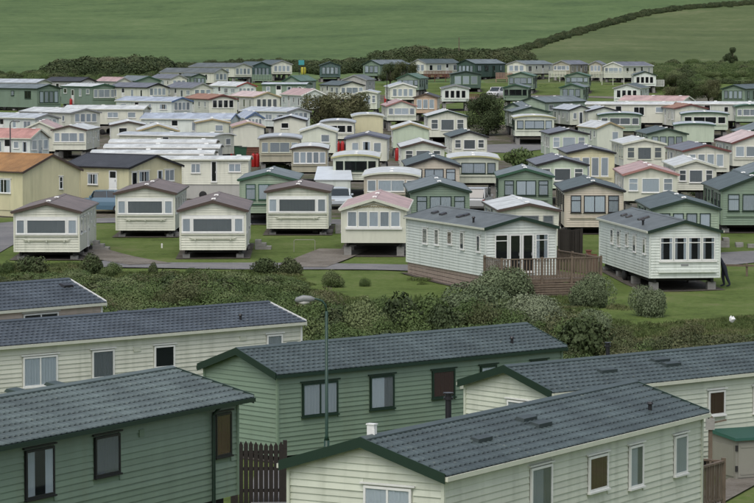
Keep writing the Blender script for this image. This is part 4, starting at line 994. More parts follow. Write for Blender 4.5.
# trees within the park
def tree(px, py_base, w_px, h_px, protos, label, cat='tree', trunk_h=.35, name='tree', group=None, n=9, seed=1, leafscale=1.0):
    P = hit(px, py_base); s = F/(P[1]*CP-P[2]*SP); r = w_px/2/s; h = h_px/s; P = P+np.array([0, r*.4, 0])
    t = obj(name, None, loc=on_ground(P[0], P[1], -.05), label=label, cat=cat, group=group)
    rr = random.Random(seed); th_ = h*trunk_h; mb = MB()
    mb.tube([(0, 0, -.2), (.03*r, 0, th_*.5), (0, .03*r, th_), (.05*r, 0, h*.65)], [.055*h, .042*h, .034*h, .012*h], 9)
    obj('trunk', mb.mesh('trunk', M_bark, True), t)
    mb = MB(); ends = []
    for k in range(n):
        a = k*2.4+rr.uniform(-.3, .3); q = rr.uniform(.35, .8); z0 = th_*rr.uniform(.6, 1.1); z1 = h*rr.uniform(.2, .82)
        e = (q*r*cos(a), q*r*sin(a), z1); ends.append(e)
        mb.tube([(0, 0, z0), (e[0]*.45, e[1]*.45, (z0+z1)*.52), e], [.02*h, .013*h, .005*h], 6)
    obj('limb', mb.mesh('limb', M_bark, True), t)
    cr = obj('crown', crown_mesh(protos, r, h, ends, seed), t)
    return t
CR = {}
def crown_mesh(mat, r, h, ends, seed):
    ends = np.array(ends+[(0, 0, h*.8)]); nl = len(ends)*3
    rg = np.random.default_rng(seed); cen = ends[rg.integers(0, len(ends), nl)]+rg.normal(0, .13, (nl, 3))*np.array([r, r, h*.45])
    rs = rg.uniform(.22, .42, nl)*min(r, h*.7)
    def f(rg, n):
        k = rg.integers(0, nl, n); d = rg.normal(size=(n, 3)); d /= np.linalg.norm(d, axis=1)[:, None]
        P = cen[k]+d*(rs[k]*rg.uniform(.3, 1.1, n)**.5)[:, None]; P[:, 2] = np.clip(P[:, 2], .06*h, h*1.02); return P, d
    sz = max(.12, .06*r)
    return leaf_mesh('crown', mat, int(15000), f, (sz, sz*.6), seed=seed)
tree(333, 130, 66, 36, M_leaf_olive, 'wide olive brown willow in the middle of the park', trunk_h=.2, seed=3, n=12)
tree(487, 136, 48, 42, M_leaf_dark, 'big dark green willow behind the slate roofed cream caravan', trunk_h=.2, seed=4, n=12)
tree(355, 123, 30, 20, M_leaf_olive, 'smaller olive willow touching the right of the wide one', trunk_h=.2, seed=14)
shrub(519, 168, 32, 23, [leaf_mesh('bush', M_leaf_green, 2600, lumpy(12, seed=55), (.12, .08), seed=55)], 'round green bush beside the park road')
tree(404, 88, 26, 27, M_leaf_olive, 'brown bush in front of the top row dark green caravan', trunk_h=.2, seed=5)
tree(390, 86, 22, 24, M_leaf_dark, 'dark bush left of the brown bush in the upper centre', trunk_h=.2, seed=6)
tree(733, 66, 15, 20, M_leaf_dark, 'lone small tree on the hillside at upper right', trunk_h=.35, seed=7)
for i, (x, y, w_, h_, l) in enumerate([(672, 103, 22, 16, 'low left bush of the dark copse at upper right'), (690, 104, 30, 26, 'tall left tree of the dark copse at upper right'),
        (709, 104, 28, 24, 'middle tree of the dark copse at upper right'), (724, 104, 20, 17, 'right bush of the dark copse beside the dark green caravan'), (676, 90, 26, 16, 'bush on the bank behind the copse'),
        (745, 93, 22, 12, 'bush behind the dark green caravan at the right edge')]):
    tree(x, y, w_, h_, M_leaf_dark if i % 2 else M_leaf_olive, l, seed=20+i, trunk_h=.2, group='trees of the copse at upper right')
for (x, y, w_, h_, l) in [(408, 127, 34, 9, 'low dark hedge in front of the pink roofed caravan in the upper centre'), (276, 171, 40, 11, 'low dark hedge under the grey beige flat roofed caravan'),
        (561, 127, 16, 10, 'small dark conifer like shrub in the upper right centre'), (574, 126, 16, 12, 'dark shrub beside the cream gable with black edge'),
        (424, 166, 12, 8, 'small shrub between cream caravans in the centre'), (365, 133, 14, 8, 'small dark shrub behind the central blue grey roof'),
        (668, 122, 16, 7, 'small shrub left of the mint caravan with wide windows'), (699, 196, 22, 9, 'dark shrub beneath the grey bay windows at right'),
        (712, 182, 20, 8, 'shrub behind the grey bay windowed caravan')]:
    shrub(x, y, w_, h_, [BUSH_D[0]], l)

# masses nobody could count: scattered with geometry nodes
def scatter(name, pts, protos, scl, seed=0, zs=1.0):
    rg = np.random.default_rng(seed); n = len(pts)
    me = bpy.data.meshes.new(name); me.from_pydata([tuple(map(float, p)) for p in pts], [], [])
    a = me.attributes.new('rot', 'FLOAT_VECTOR', 'POINT'); a.data.foreach_set('vector', np.stack([rg.normal(0, .12, n), rg.normal(0, .12, n), rg.uniform(0, 6.28, n)], 1).astype(np.float32).ravel())
    a = me.attributes.new('scl', 'FLOAT_VECTOR', 'POINT'); s = np.array(scl(rg, n)) if callable(scl) else rg.uniform(*scl, n)
    if s.ndim == 1: s = np.stack([s, s, s*zs*rg.uniform(.75, 1.2, n)], 1)
    a.data.foreach_set('vector', s.astype(np.float32).ravel())
    a = me.attributes.new('idx', 'INT', 'POINT'); a.data.foreach_set('value', rg.integers(0, len(protos), n).astype(np.int32))
    o = obj(name, me, kind='stuff')
    ng = bpy.data.node_groups.new(name, 'GeometryNodeTree')
    ng.interface.new_socket('Geometry', in_out='INPUT', socket_type='NodeSocketGeometry'); ng.interface.new_socket('Geometry', in_out='OUTPUT', socket_type='NodeSocketGeometry')
    gi = ng.nodes.new('NodeGroupInput'); go = ng.nodes.new('NodeGroupOutput'); jn = ng.nodes.new('GeometryNodeJoinGeometry')
    ra = ng.nodes.new('GeometryNodeInputNamedAttribute'); ra.data_type = 'FLOAT_VECTOR'; ra.inputs['Name'].default_value = 'rot'
    sa = ng.nodes.new('GeometryNodeInputNamedAttribute'); sa.data_type = 'FLOAT_VECTOR'; sa.inputs['Name'].default_value = 'scl'
    ia = ng.nodes.new('GeometryNodeInputNamedAttribute'); ia.data_type = 'INT'; ia.inputs['Name'].default_value = 'idx'
    for k, p in enumerate(protos):
        oi = ng.nodes.new('GeometryNodeObjectInfo'); oi.inputs['Object'].default_value = p; oi.transform_space = 'ORIGINAL'; oi.inputs['As Instance'].default_value = False
        ip = ng.nodes.new('GeometryNodeInstanceOnPoints'); cm = ng.nodes.new('FunctionNodeCompare'); cm.data_type = 'INT'; cm.operation = 'EQUAL'; cm.inputs[3].default_value = k
        ng.links.new(ia.outputs['Attribute'], cm.inputs[2]); ng.links.new(cm.outputs[0], ip.inputs['Selection'])
        ng.links.new(gi.outputs[0], ip.inputs['Points']); ng.links.new(oi.outputs['Geometry'], ip.inputs['Instance'])
        ng.links.new(ra.outputs['Attribute'], ip.inputs['Rotation']); ng.links.new(sa.outputs['Attribute'], ip.inputs['Scale'])
        ng.links.new(ip.outputs[0], jn.inputs[0])
    ng.links.new(jn.outputs[0], go.inputs[0])
    md = o.modifiers.new('scatter', 'NODES'); md.node_group = ng
    return o
# real plants that the masses repeat
def seedling(mesh, x, y, s, label, name='bramble'):
    o = obj(name, mesh, loc=on_ground(x, y, -.05), label=label, cat='plant'); o.scale = (1, 1, 1); return o
pB = [seedling(BUSH_B[i], -2.5+i*2.3, 119+i, 1, l) for i, l in enumerate(['leafy bramble at the left behind the green caravan roof', 'leafy bramble in the middle behind the green caravan roof', 'leafy bramble at the right behind the green caravan roof'])]
pO = [seedling(BUSH_O[i], 9.5+i*3, 121+i, 1, l) for i, l in enumerate(['dry olive bramble behind the cream caravan with the flue', 'dry olive bramble to the right of the black flue'])]
pD = [seedling(BUSH_D[0], -14, 124, 1, 'dark bramble above the pale cream caravan roof at left', 'bramble')]
pG = [seedling(TUFT, 2.0, 137.5, 1, 'tuft of rough grass below the timber skirted caravan', 'grass_tuft')]
ub = lambda px: np.interp(px, [-200, 100, 118, 130, 200, 245, 290, 325, 440, 475, 500, 560, 600, 650, 700, 760, 1000], [263, 265, 278, 271, 272, 274, 275, 297, 308, 300, 288, 293, 320, 330, 322, 318, 315])
pts = []
foot = [(V_['mid'], V_['v'], V_['L'], V_['hw']) for V_ in (A, B, D6, D4, D5, D1, D, E_)]
def clear(x, y, m=.8):
    for mid, v, L, hw in foot:
        d = np.array([x-mid[0], y-mid[1]]); a = d[0]*v[0]+d[1]*v[1]; b = d[0]*v[1]-d[1]*v[0]
        if -m < a < L+m and abs(b) < hw+m: return False
    return True
while len(pts) < 1700:
    x = rng.uniform(-30, 30); y = rng.uniform(97, 152)
    u, v = proj(x, y, float(G(x, y)))
    if v < ub(u)+(4 if u < 300 else 10) or not clear(x, y): continue
    pts.append((x, y, float(G(x, y))+CZ-.08, np.clip((v-ub(u))/(16 if u < 300 else 34), .3, 1)))
pts = np.array(pts); zk = pts[:, 3]; pts = pts[:, :3]
nz = np.sin(pts[:, 0]*.33+1)*np.sin(pts[:, 1]*.21)+np.sin(pts[:, 0]*.11+pts[:, 1]*.17)*.8
right = pts[:, 0] > 6.5+2*np.sin(pts[:, 1])
hs = lambda m, a, b, k: (lambda rg, n: np.stack([rg.uniform(.8, 2.0, n)*(.5+.5*k), rg.uniform(.8, 2.0, n)*(.5+.5*k), rg.uniform(a, b, n)*(1+.55*m)*k], 1))
sel = ~right
scatter('undergrowth', pts[sel], pB+[pB[0], pB[1], pB[2], pO[0], pD[0]], hs(nz[sel], .55, 1.5, zk[sel]), 1)
scatter('undergrowth', pts[right], pO+[pB[0], pO[1]], hs(nz[right], .35, .75, zk[right]), 2)
# rough grass: on the lawn edge and sparsely between the caravans
pts = []
while len(pts) < 2600:
    x = rng.uniform(-32, 32); y = rng.uniform(104, 160); u, v = proj(x, y, float(G(x, y)))
    e = v-ub(u)
    if not clear(x, y, .2): continue
    if -1 < e < 20 and not (88 < u < 470 and 261 < v < 273) or (e < -3 and rng.random() < .004 and v > 276): pts.append((x, y, float(G(x, y))+CZ-.03))
scatter('rough_grass', pts, pG, (.28, .62), 3, zs=.6)
# hedges at the foot of the hill
def hedge(name, line, n, hgt, width, protos, seed):
    rg = np.random.default_rng(seed); line = np.array(line, float); d = np.r_[0, np.cumsum(np.hypot(*np.diff(line[:, :2], axis=0).T))]
    out = []; sc = []
    for k in range(n):
        t = rg.uniform(0, d[-1]); px = np.interp(t, d, line[:, 0]); py = np.interp(t, d, line[:, 1]); hh = np.interp(t, d, line[:, 2])
        P = hit(px, py, ymin=300); s = F/(P[1]*CP-P[2]*SP)
        x = P[0]+rg.normal(0, width*.3); y = P[1]+rg.normal(0, width)
        out.append((x, y, float(G(x, y))+CZ-.2)); r = hh/s
        q = rg.uniform(.55, 1.1); sc.append((r*q*1.3, r*q*1.3, r*q))
    sc = np.array(sc); return scatter(name, np.array(out), protos, lambda rg, n: sc, seed)
hedge('hedge', [(35, 76, 5), (60, 76, 12), (75, 75, 20), (95, 74, 19), (120, 74, 18), (148, 73, 19), (158, 72, 9)], 420, 1, 5, pD, 11)
hedge('hedge', [(-20, 80, 8), (35, 79, 10), (100, 80, 7), (160, 79, 8), (200, 76, 8)], 230, 1, 5, pB+pD, 12)
hedge('hedge', [(150, 71, 11), (200, 68, 8), (250, 65, 7), (320, 72, 14), (390, 70, 16)], 420, 1, 4, pD, 13)
hedge('hedge', [(388, 62, 13), (410, 61, 17), (430, 61, 13), (450, 61, 13), (480, 62, 14), (505, 62, 15), (525, 60, 10)], 520, 1, 4, pD, 14)
hedge('hedge', [(496, 62, 9), (510, 56, 9), (525, 50, 7), (540, 44.5, 6), (560, 38, 6), (585, 31, 6), (620, 21, 5.5), (650, 13.5, 5.5), (680, 9, 5), (720, 6, 5), (765, 3, 5)], 800, 1, 1.6, pD, 15)
hedge('hedge', [(640, 74, 12), (680, 74, 11), (720, 72, 10), (770, 72, 10)], 420, 1, 8, pB+pB+pD, 16)
hedge('hedge', [(655, 85, 10), (690, 84, 9), (740, 80, 5), (780, 80, 5)], 90, 1, 5, pB+pD, 17)
hedge('hedge', [(500, 86, 2), (560, 86, 2), (600, 87, 2)], 40, 1, 5, pB, 18)

# ------------------------------------------------------------------ deck of the white caravan with french doors
def place(px, py, label, cat, name, rz=0, dz=0, group=None, h=0):
    P = hit(px, py, h); return obj(name, None, loc=on_ground(P[0], P[1], dz), label=label, cat=cat, group=group), P
V_ = E_; X = np.array([cos(V_['th']), sin(V_['th']), 0])
deck = obj('timber_deck', None, loc=V_['root'].location, label='weathered timber deck with balusters and wide steps before french doors', cat='deck'); deck.rotation_euler = V_['root'].rotation_euler
fz = V_['fl']-.02; x0, x1 = -V_['hw']-.1, V_['hw']+1.35; dy0, dy1 = -2.3, -.12
k = 0; y = dy0
PL = MB().box(-.5, .5, 0, .135, -.028, 0).mesh('plank', M_wood)
while y < dy1-.1:
    o = obj('plank', PL, deck, ((x0+x1)/2, y, fz)); o.scale = (x1-x0, 1, 1); y += .145
y = dy1
while y < 4.6:
    o = obj('plank', PL, deck, ((V_['hw']+.12+x1)/2, y, fz)); o.scale = (x1-V_['hw']-.12, 1, 1); y += .145
BAL = MB().box(-.035, .035, -.012, .012, 0, .92).mesh('baluster', M_wood)
POST = MB().box(-.05, .05, -.05, .05, 0, 1).mesh('post', M_wood)
gl = lambda lx, ly: float(G(*((V_['mid']+X*lx+V_['v']*ly)[:2])))-V_['gz']
PLACED = set()
def rail_run(p, q, parent=deck, fz=fz, bal=True, step=.15, posts=True, P_=POST, B_=BAL, mat=M_wood, glf=gl):
    p = Vector(p); q = Vector(q); L = (q-p).length; d = (q-p)/L; a = math.atan2(d.y, d.x)
    for z in (.98, .12):
        mb = MB(); mb.box(0, L, -.045 if z > .5 else -.02, .045 if z > .5 else .02, -.02, .025)
        o = obj('rail', mb.mesh('rail', mat), parent, (p.x, p.y, fz+z)); o.rotation_euler = (0, 0, a)
    n = int(L/step)
    for i in range(1, n):
        t = p+d*(L*i/n); o = obj('baluster', B_, parent, (t.x, t.y, fz+.06)); o.rotation_euler = (0, 0, a)
    if posts:
        m = max(1, round(L/1.7))
        for i in range(m+1):
            t = p+d*(L*i/m)
            if (parent.name, round(t.x, 2), round(t.y, 2)) in PLACED: continue
            PLACED.add((parent.name, round(t.x, 2), round(t.y, 2))); g = glf(t.x, t.y)-.1; o = obj('post', P_, parent, (t.x, t.y, g)); o.scale = (1, 1, fz+1.06-g)
s0, s1 = x0+2.05, x0+4.0
rail_run((x0, dy0, 0), (s0, dy0, 0)); rail_run((s0, dy0, 0), (x1, dy0, 0)); rail_run((x0, dy0, 0), (x0, dy1, 0)); rail_run((x1, dy0, 0), (x1, 4.5, 0)); rail_run((V_['hw']+.2, 4.5, 0), (x1, 4.5, 0))
mb = MB()
for i in range(5):
    z = fz-.1-i*.17; mb.box(x0, x1, dy0+.01, dy0+.035, z-.06, z+.075)
for i in range(5):
    z = fz-.1-i*.17; mb.box(x1-.035, x1-.01, dy0+.05, 4.4, z-.06, z+.075); mb.box(x0+.01, x0+.035, dy0+.05, dy1, z-.06, z+.075)
mb_ = mb.mesh('deck_apron', M_wood); obj('deck_apron', mb_, deck)
for i in range(4):
    z = fz-.2*(i+1); 
    obj('step', MB().box(s0-.6, s1+.4, dy0-.27*(i+1), dy0-.27*i, z-.035, z).box(s0-.6, s1+.4, dy0-.27*(i+1)+.02, dy0-.27*(i+1)+.04, z-.17, z-.036).mesh('step', M_wood), deck)
# reddish end post/gate right of the deck
t, P = place(588.5, 281, 'red brown timber gate post at the right end of the deck', 'post', 'gate_post')
obj('post', MB().box(-.12, .12, -.1, .1, 0, 1.5).box(-.15, .15, -.13, .13, 1.5, 1.56).mesh('post', M_wood2), t); obj('board', MB().box(.13, .42, -.02, .02, .1, 1.35).mesh('board', M_wood2), t)

def picket_fence(name, a, b, top, label, mat, n, pw=.11, gap_top=True, h=1.5, px=True, cat='fence'):
    A_ = np.array(a, float); B_ = np.array(b, float); L = np.hypot(*(B_-A_)); d = (B_-A_)/L; th = math.atan2(d[1], d[0])
    g0 = float(G(*A_)); t = obj(name, None, loc=(A_[0], A_[1], g0+CZ), label=label, cat=cat); t.rotation_euler = (0, 0, th)
    pk = MB().add([(-pw/2, -.012, 0), (pw/2, -.012, 0), (pw/2, .012, 0), (-pw/2, .012, 0), (-pw/2, -.012, .94), (pw/2, -.012, .94), (pw/2, .012, .94), (-pw/2, .012, .94), (0, -.012, 1), (0, .012, 1)],
                  [(0,1,5,8,4), (3,7,9,6,2), (1,2,6,5), (0,4,7,3), (5,6,9,8), (4,8,9,7)]).mesh('picket', mat)
    for i in range(n):
        x = L*(i+.5)/n; o = obj('picket', pk, t, (x, -.03, .03)); o.scale = (1, 1, h*(1+.02*sin(i*7)))
    for z in (.3, h*.55, h*.82): obj('rail', MB().box(0, L, -.01, .05, z, z+.08).mesh('rail', mat), t)
    for x in (-.02, L+.04): obj('post', MB().box(x-.05, x+.05, -.04, .06, -.2, h+.06).mesh('post', mat), t)
    return t
picket_fence('picket_fence', (-3.62, 76), (-2.36, 76.1), 444, 'dark brown picket fence between the two green caravans', M_black_wood, 10, pw=.105, h=1.55)
def px_line(p0, p1): a = hit(*p0); b = hit(*p1); return a[:2], b[:2]
a, b = px_line((559, 262), (581, 262)); picket_fence('picket_fence', a, b, 0, 'black stained picket fence panel right of the bright white roofed caravan', M_black_wood, 13, h=1.75, pw=.12)
# deck with leaning handrail behind the nearest cream caravan
bx_, by_ = 8.02, 69.8; g_ = float(G(bx_, by_)); ub_, vb_ = np.array([-cos(.538), sin(.538)]), np.array([sin(.538), cos(.538)])
t = obj('timber_balcony', None, loc=on_ground(bx_, by_), label='timber balcony with upright balusters at the bottom right beside the cream caravan', cat='deck')
fz2 = .85; q0 = (-vb_[0]*1.75, -vb_[1]*1.75, 0); q2 = (ub_[0]*3.2, ub_[1]*3.2, 0)
rail_run(q0, (0, 0, 0), parent=t, fz=fz2, step=.13, glf=lambda x, y: 0); rail_run((0, 0, 0), q2, parent=t, fz=fz2, step=.13, glf=lambda x, y: 0)
for k in range(11):
    m_ = -vb_*(.08+k*.15)+ub_*1.6; o = obj('plank', PL, t, (m_[0], m_[1], fz2)); o.scale = (3.1, 1, 1); o.rotation_euler = (0, 0, math.atan2(ub_[1], ub_[0]))
# ------------------------------------------------------------------ resin store with green lid
t = obj('storage_box', None, loc=on_ground(9.6, 80.7), label='grey brown garden storage shed with green lid at bottom right', cat='storage shed'); t.rotation_euler = (0, 0, R_(24))
bw, bd, bh = 2.1, 1.25, 1.08
obj('body', MB().add([(0,0,0),(bw,0,0),(bw,bd,0),(0,bd,0),(0,0,bh),(bw,0,bh),(bw,bd,bh+.08),(0,bd,bh+.08)], [(0,3,2,1),(4,5,6,7),(0,1,5,4),(1,2,6,5),(2,3,7,6),(3,0,4,7)]).mesh('body', M_plastic), t)
mb = MB(); mb.add([(-.08,-.1,bh+.0),(bw+.08,-.1,bh+.0),(bw+.08,bd+.08,bh+.09),(-.08,bd+.08,bh+.09),(-.05,-.07,bh+.07),(bw+.05,-.07,bh+.07),(bw+.05,bd+.05,bh+.17),(-.05,bd+.05,bh+.17)], [(0,3,2,1),(4,5,6,7),(0,1,5,4),(1,2,6,5),(2,3,7,6),(3,0,4,7)])
obj('lid', mb.mesh('lid', paint('green_lid', (.015, .075, .05), rough=.45)), t)
for k in range(2):
    d_ = obj('door', MB().box(.07+k*1.0, 1.03+k*1.0, -.02, -.001, .08, bh-.07).mesh('door', M_plastic), t)
    for (a_, b_, c_, e_) in ((.14, .96, .15, .2), (.14, .96, bh-.2, bh-.15)): obj('door_rib', MB().box(a_+k*1.0, b_+k*1.0, -.032, -.021, c_, e_).mesh('door_rib', M_plastic), d_)
obj('hinge', MB().box(-.02, .05, -.03, .0, .25, .4).box(-.02, .05, -.03, 0, .8, .95).mesh('hinge', M_under), t)
obj('side_panel', MB().box(-.02, -.001, .1, bd-.1, .1, bh-.15).mesh('side_panel', M_plastic), t)
# slender service post with cross piece
t = obj('service_post', None, loc=on_ground(8.75, 79.2), label='slim weathered service post with small box beside the timber balcony', cat='post')
obj('post', MB().box(-.05, .05, -.05, .05, 0, 1.9).mesh('post', M_wood), t); obj('box', MB().box(-.13, .1, -.11, -.051, 1.55, 1.85).mesh('box', M_block), t); obj('arm', MB().bar((.05, 0, 1.72), (.42, 0, 1.80), .04).mesh('arm', M_wood), t)
for (x, y, h_, l) in [(4.5, 52.5, 1.45, 'short dark timber post stub in front of the cream caravan at the bottom'), (2.75, 52.6, 1.4, 'weathered timber post stub below the middle of the cream caravan'), (-4.6, 55.5, 1.2, 'reddish post top at the bottom left before the green caravan'), (-1.9, 74, .95, 'short grey post standing before the picket fence')]:
    t = obj('post_stub', None, loc=on_ground(x, y), label=l, cat='post'); obj('post', MB().box(-.07, .07, -.07, .07, 0, h_).box(-.08, .08, -.08, .08, h_, h_+.03).mesh('post', M_wood), t)

# ------------------------------------------------------------------ street lamps
def street_lamp(x, y, h, label, arm=-1, r=.045, mat=None, sc=1.0):
    mat = mat or paint('lamp_green', (.014, .045, .030), rough=.4)
    t = obj('street_lamp', None, loc=on_ground(x, y), label=label, cat='street lamp', group='street lamps')
    obj('pole', MB().tube([(0,0,0), (0,0,1.0)], r*1.7, 12).tube([(0,0,1.0), (0,0,1.12), (0,0,h-.35)], [r*1.7, r, r*.85], 12).tube([(0, 0, h-.35), (arm*.03, 0, h-.18), (arm*.12, 0, h-.07), (arm*.28, 0, h-.02), (arm*.38, 0, h-.02)], r*.6, 10).mesh('pole', mat, True), t)
    hd = obj('lamp_head', MB().tube([(arm*.32, 0, h-.03), (arm*.42, 0, h-.02), (arm*.62, 0, h-.01), (arm*.80, 0, h-.05), (arm*.85, 0, h-.07)], [.04, .08, .095, .075, .02], 12).mesh('lamp_head', paint('lamp_grey', (.20, .21, .21), rough=.4), True), t)
    hd.scale = (1, .8, 1)
    obj('lens', MB().tube([(arm*.46, 0, h-.09), (arm*.62, 0, h-.12), (arm*.76, 0, h-.10)], [.04, .065, .03], 10).mesh('lens', paint('lamp_lens', (.45, .45, .42), rough=.3), True), hd)
    return t
street_lamp(-1.36, 81.5, 4.85, 'tall green street lamp with grey head leaning left before the green caravan')
P = hit(10.5, 172); street_lamp(P[0], P[1], 4.4, 'dark distant street lamp at the left edge by the coral red roof', arm=1, r=.06, mat=trim('black'))
for (px, py, h_, l) in [(459, 62, 4.6, 'pale timber pole on the hillside above the top row'), (387, 128, 6.0, 'thin grey pole in the upper centre beside the pink roofed caravan')]:
    P = hit(px, py, ymin=200); t = obj('pole', MB().tube([(0,0,-.2), (0,0,h_)], [.11, .08] if py < 70 else [.05, .035], 8).mesh('pole', M_wood if py < 70 else M_under), loc=on_ground(P[0], P[1]), label=l, cat='pole')

# ------------------------------------------------------------------ cars
def car(px, py, rz, paintk, label, L=4.2, W=1.75, H=1.5, suv=False):
    P = hit(px, py); t = obj('parked_car', None, loc=on_ground(P[0], P[1]), label=label, cat='car', group='cars parked in the park'); t.rotation_euler = (0, 0, rz)
    cm = paint('car_paint_%s' % paintk, {'blue': (.10, .18, .25), 'silver': (.42, .44, .45), 'white': (.7, .7, .7), 'pale': (.5, .56, .6)}[paintk], rough=.25, var=.03, spec=.6)
    hb = .62 if not suv else .78; g0 = .26
    def loft(secs):
        vs = []; fs = []; n = len(secs[0])
        for s in secs: vs += s
        for i in range(len(secs)-1):
            for k in range(n): j = (k+1) % n; fs.append((i*n+k, i*n+j, (i+1)*n+j, (i+1)*n+k))
        fs.append(tuple(range(n))[::-1]); fs.append(tuple(range((len(secs)-1)*n, len(secs)*n)))
        return MB().add(vs, fs)
    def sec(x, w, z0, z1, tw=None):
        tw = tw or w*.93
        return [(x, -w*.94, z0), (x, w*.94, z0), (x, w, z0+(z1-z0)*.35), (x, w, z0+(z1-z0)*.65), (x, tw, z1), (x, -tw, z1), (x, -w, z0+(z1-z0)*.65), (x, -w, z0+(z1-z0)*.35)]
    w = W/2; h = L/2; top = g0+hb
    obj('body', loft([sec(-h, w*.86, g0+.1, top-.14), sec(-h+.1, w*.95, g0, top-.02), sec(-h+.6, w, g0, top), sec(-.3, w, g0, top+.02), sec(h-1.25, w, g0, top), sec(h-.35, w*.96, g0, top-.10), sec(h-.08, w*.9, g0+.03, top-.2), sec(h, w*.8, g0+.12, top-.3)]).mesh('body', cm, False), t)
    cab = lambda x, z, k: [(x, -w*k, top-.03), (x, w*k, top-.03), (x, w*k*.86, z), (x, -w*k*.86, z)]
    ca = [(-h+.12, top+.02, .9), (-h+.42, H-.06, .93), (-.4, H, .93), (.45, H-.05, .92), (h-1.15, top+.02, .9)]
    g = obj('greenhouse', loft([cab(*c) for c in ca]).mesh('greenhouse', paint('car_glass', (.02, .03, .035), rough=.08, spec=.7), False), t)
    mb = MB(); mb.box(-h+.42, .42, -w*.80, w*.80, H-.035, H+.015); obj('roof', mb.mesh('roof', cm), t)
    for s in (-1, 1):
        mb = MB()
        for (xa, za, xb, zb) in ((-h+.14, top, -h+.44, H-.02), (-.45, top, -.42, H), (.42, H-.02, h-1.2, top), (-h+.9, top, -h+.95, H-.02)):
            mb.bar((xa, s*w*.905, za), (xb, s*w*.81, zb), .07, .03)
        obj('pillar', mb.mesh('pillar', cm), t)
        for x in (-h+.72, h-.78):
            o = obj('wheel', WHEEL, t, (x, s*(w-.05), .31)); o.rotation_euler = (0, 0, pi/2)
            r = obj('rim', MB().tube([(x, s*(w+.04), .31), (x, s*(w+.055), .31)], .18, 12).mesh('rim', M_steel), t)
        obj('headlight', MB().box(h-.16, h-.01, s*w*.72-.14, s*w*.72+.14, top-.32, top-.2).mesh('headlight', paint('lamp_lens', (.45, .45, .42))), t)
        obj('tail_light', MB().box(-h-.0, -h+.1, s*w*.84-.08, s*w*.84+.08, top-.3, top-.08).mesh('tail_light', paint('tail_red', (.25, .01, .01), rough=.3)), t)
        obj('wing_mirror', MB().box(h-1.35, h-1.2, s*(w+.02)-.07, s*(w+.02)+.07, top+.02, top+.14).mesh('wing_mirror', cm), t)
    return t
car(103, 213, R_(172), 'blue', 'blue compact sport utility car parked beside the dark roofed bungalow', suv=True, H=1.5, L=3.8)
car(477, 210, R_(80), 'silver', 'silver car parked between the mid green caravan and the white roofed one')
car(497, 97, R_(240), 'white', 'white fronted car parked beside the green caravan at the upper centre')
car(337, 208, R_(-80), 'pale', 'pale blue car nose showing beside the white marquee shed', H=1.35)

# white sheeted shed
P = hit(333, 199); t = obj('sheeted_shed', None, loc=on_ground(P[0], P[1]), label='white sheeted shed with pale sloping roof behind the brown roofed caravan', cat='shed')
obj('wall', MB().prism([(-1.25, 0), (1.25, 0), (1.25, 1.35), (-1.25, 1.35)], 0, 4.5).mesh('wall', wall('white')), t)
obj('roof', MB().add([(-1.35, -.1, 1.34), (1.4, -.1, 1.34), (1.2, 4.6, 2.1), (-1.2, 4.6, 2.1), (-1.35, -.1, 1.40), (1.4, -.1, 1.40), (1.2, 4.6, 2.16), (-1.2, 4.6, 2.16)], [(0,3,2,1),(4,5,6,7),(0,1,5,4),(1,2,6,5),(2,3,7,6),(3,0,4,7)]).mesh('roof', paint('sheet', (.55, .60, .63), rough=.45)), t)

# ------------------------------------------------------------------ gas bottles
def bottle(px, py, label, mat=M_red, h=1.3, r=.19):
    P = hit(px, py); t = obj('gas_bottle', None, loc=on_ground(P[0], P[1]), label=label, cat='gas bottle', group='tall gas bottles beside the caravans')
    obj('cylinder', MB().tube([(0,0,.0), (0,0,.06), (0,0,h*.82), (0,0,h*.92), (0,0,h*.96)], [r*.9, r, r, r*.75, r*.3], 14).mesh('cylinder', mat, True), t)
    obj('collar', MB().tube([(0,0,h*.93), (0,0,h)], r*.5, 10).mesh('collar', mat), t)
for a in [(225.5, 156, 'red gas bottle, left of the pair right of the white roof strips'), (230.5, 156, 'red gas bottle, right of the pair beside the green bin'), (253.5, 167, 'left red gas bottle before the grey beige flat roofed caravan'),
          (257.5, 167, 'right red gas bottle before the grey beige flat roofed caravan'), (338, 153.5, 'left red gas bottle between cream caravans in the centre'), (342.5, 153.5, 'right red gas bottle between cream caravans in the centre'),
          (397, 161, 'red gas bottle left of the white roofed three window caravan'), (71, 108, 'red gas bottle beside the mid green caravan at upper left'), (145, 117, 'red gas bottle by the long cream caravan at upper left'), (385.5, 105, 'red gas bottle left of the light pink roof'),
          (54, 153, 'small red gas bottle left of the wide bay window caravan')]:
    bottle(*a, h=1.25 if a[0] != 54 else .6)
P = hit(238, 157); t = obj('wheeled_bin', None, loc=on_ground(P[0], P[1]), label='dark green bin beside the pair of red gas bottles', cat='bin')
obj('body', MB().add([(-.28,-.3,.08),(.28,-.3,.08),(.28,.3,.08),(-.28,.3,.08),(-.36,-.38,1.0),(.36,-.38,1.0),(.36,.38,1.0),(-.36,.38,1.0)], [(0,3,2,1),(4,5,6,7),(0,1,5,4),(1,2,6,5),(2,3,7,6),(3,0,4,7)]).mesh('body', trim('green')), t)
obj('lid', MB().box(-.39, .39, -.42, .4, 1.0, 1.07).mesh('lid', trim('dgreen')), t)
t_ = t.copy(); C.objects.link(t_); P = hit(243, 158); t_.location = on_ground(P[0], P[1]); t_['label'] = 'dark green bin, the right one next to the blank brown skirted caravan'
for ch in list(t.children):
    c_ = ch.copy(); C.objects.link(c_); c_.parent = t_
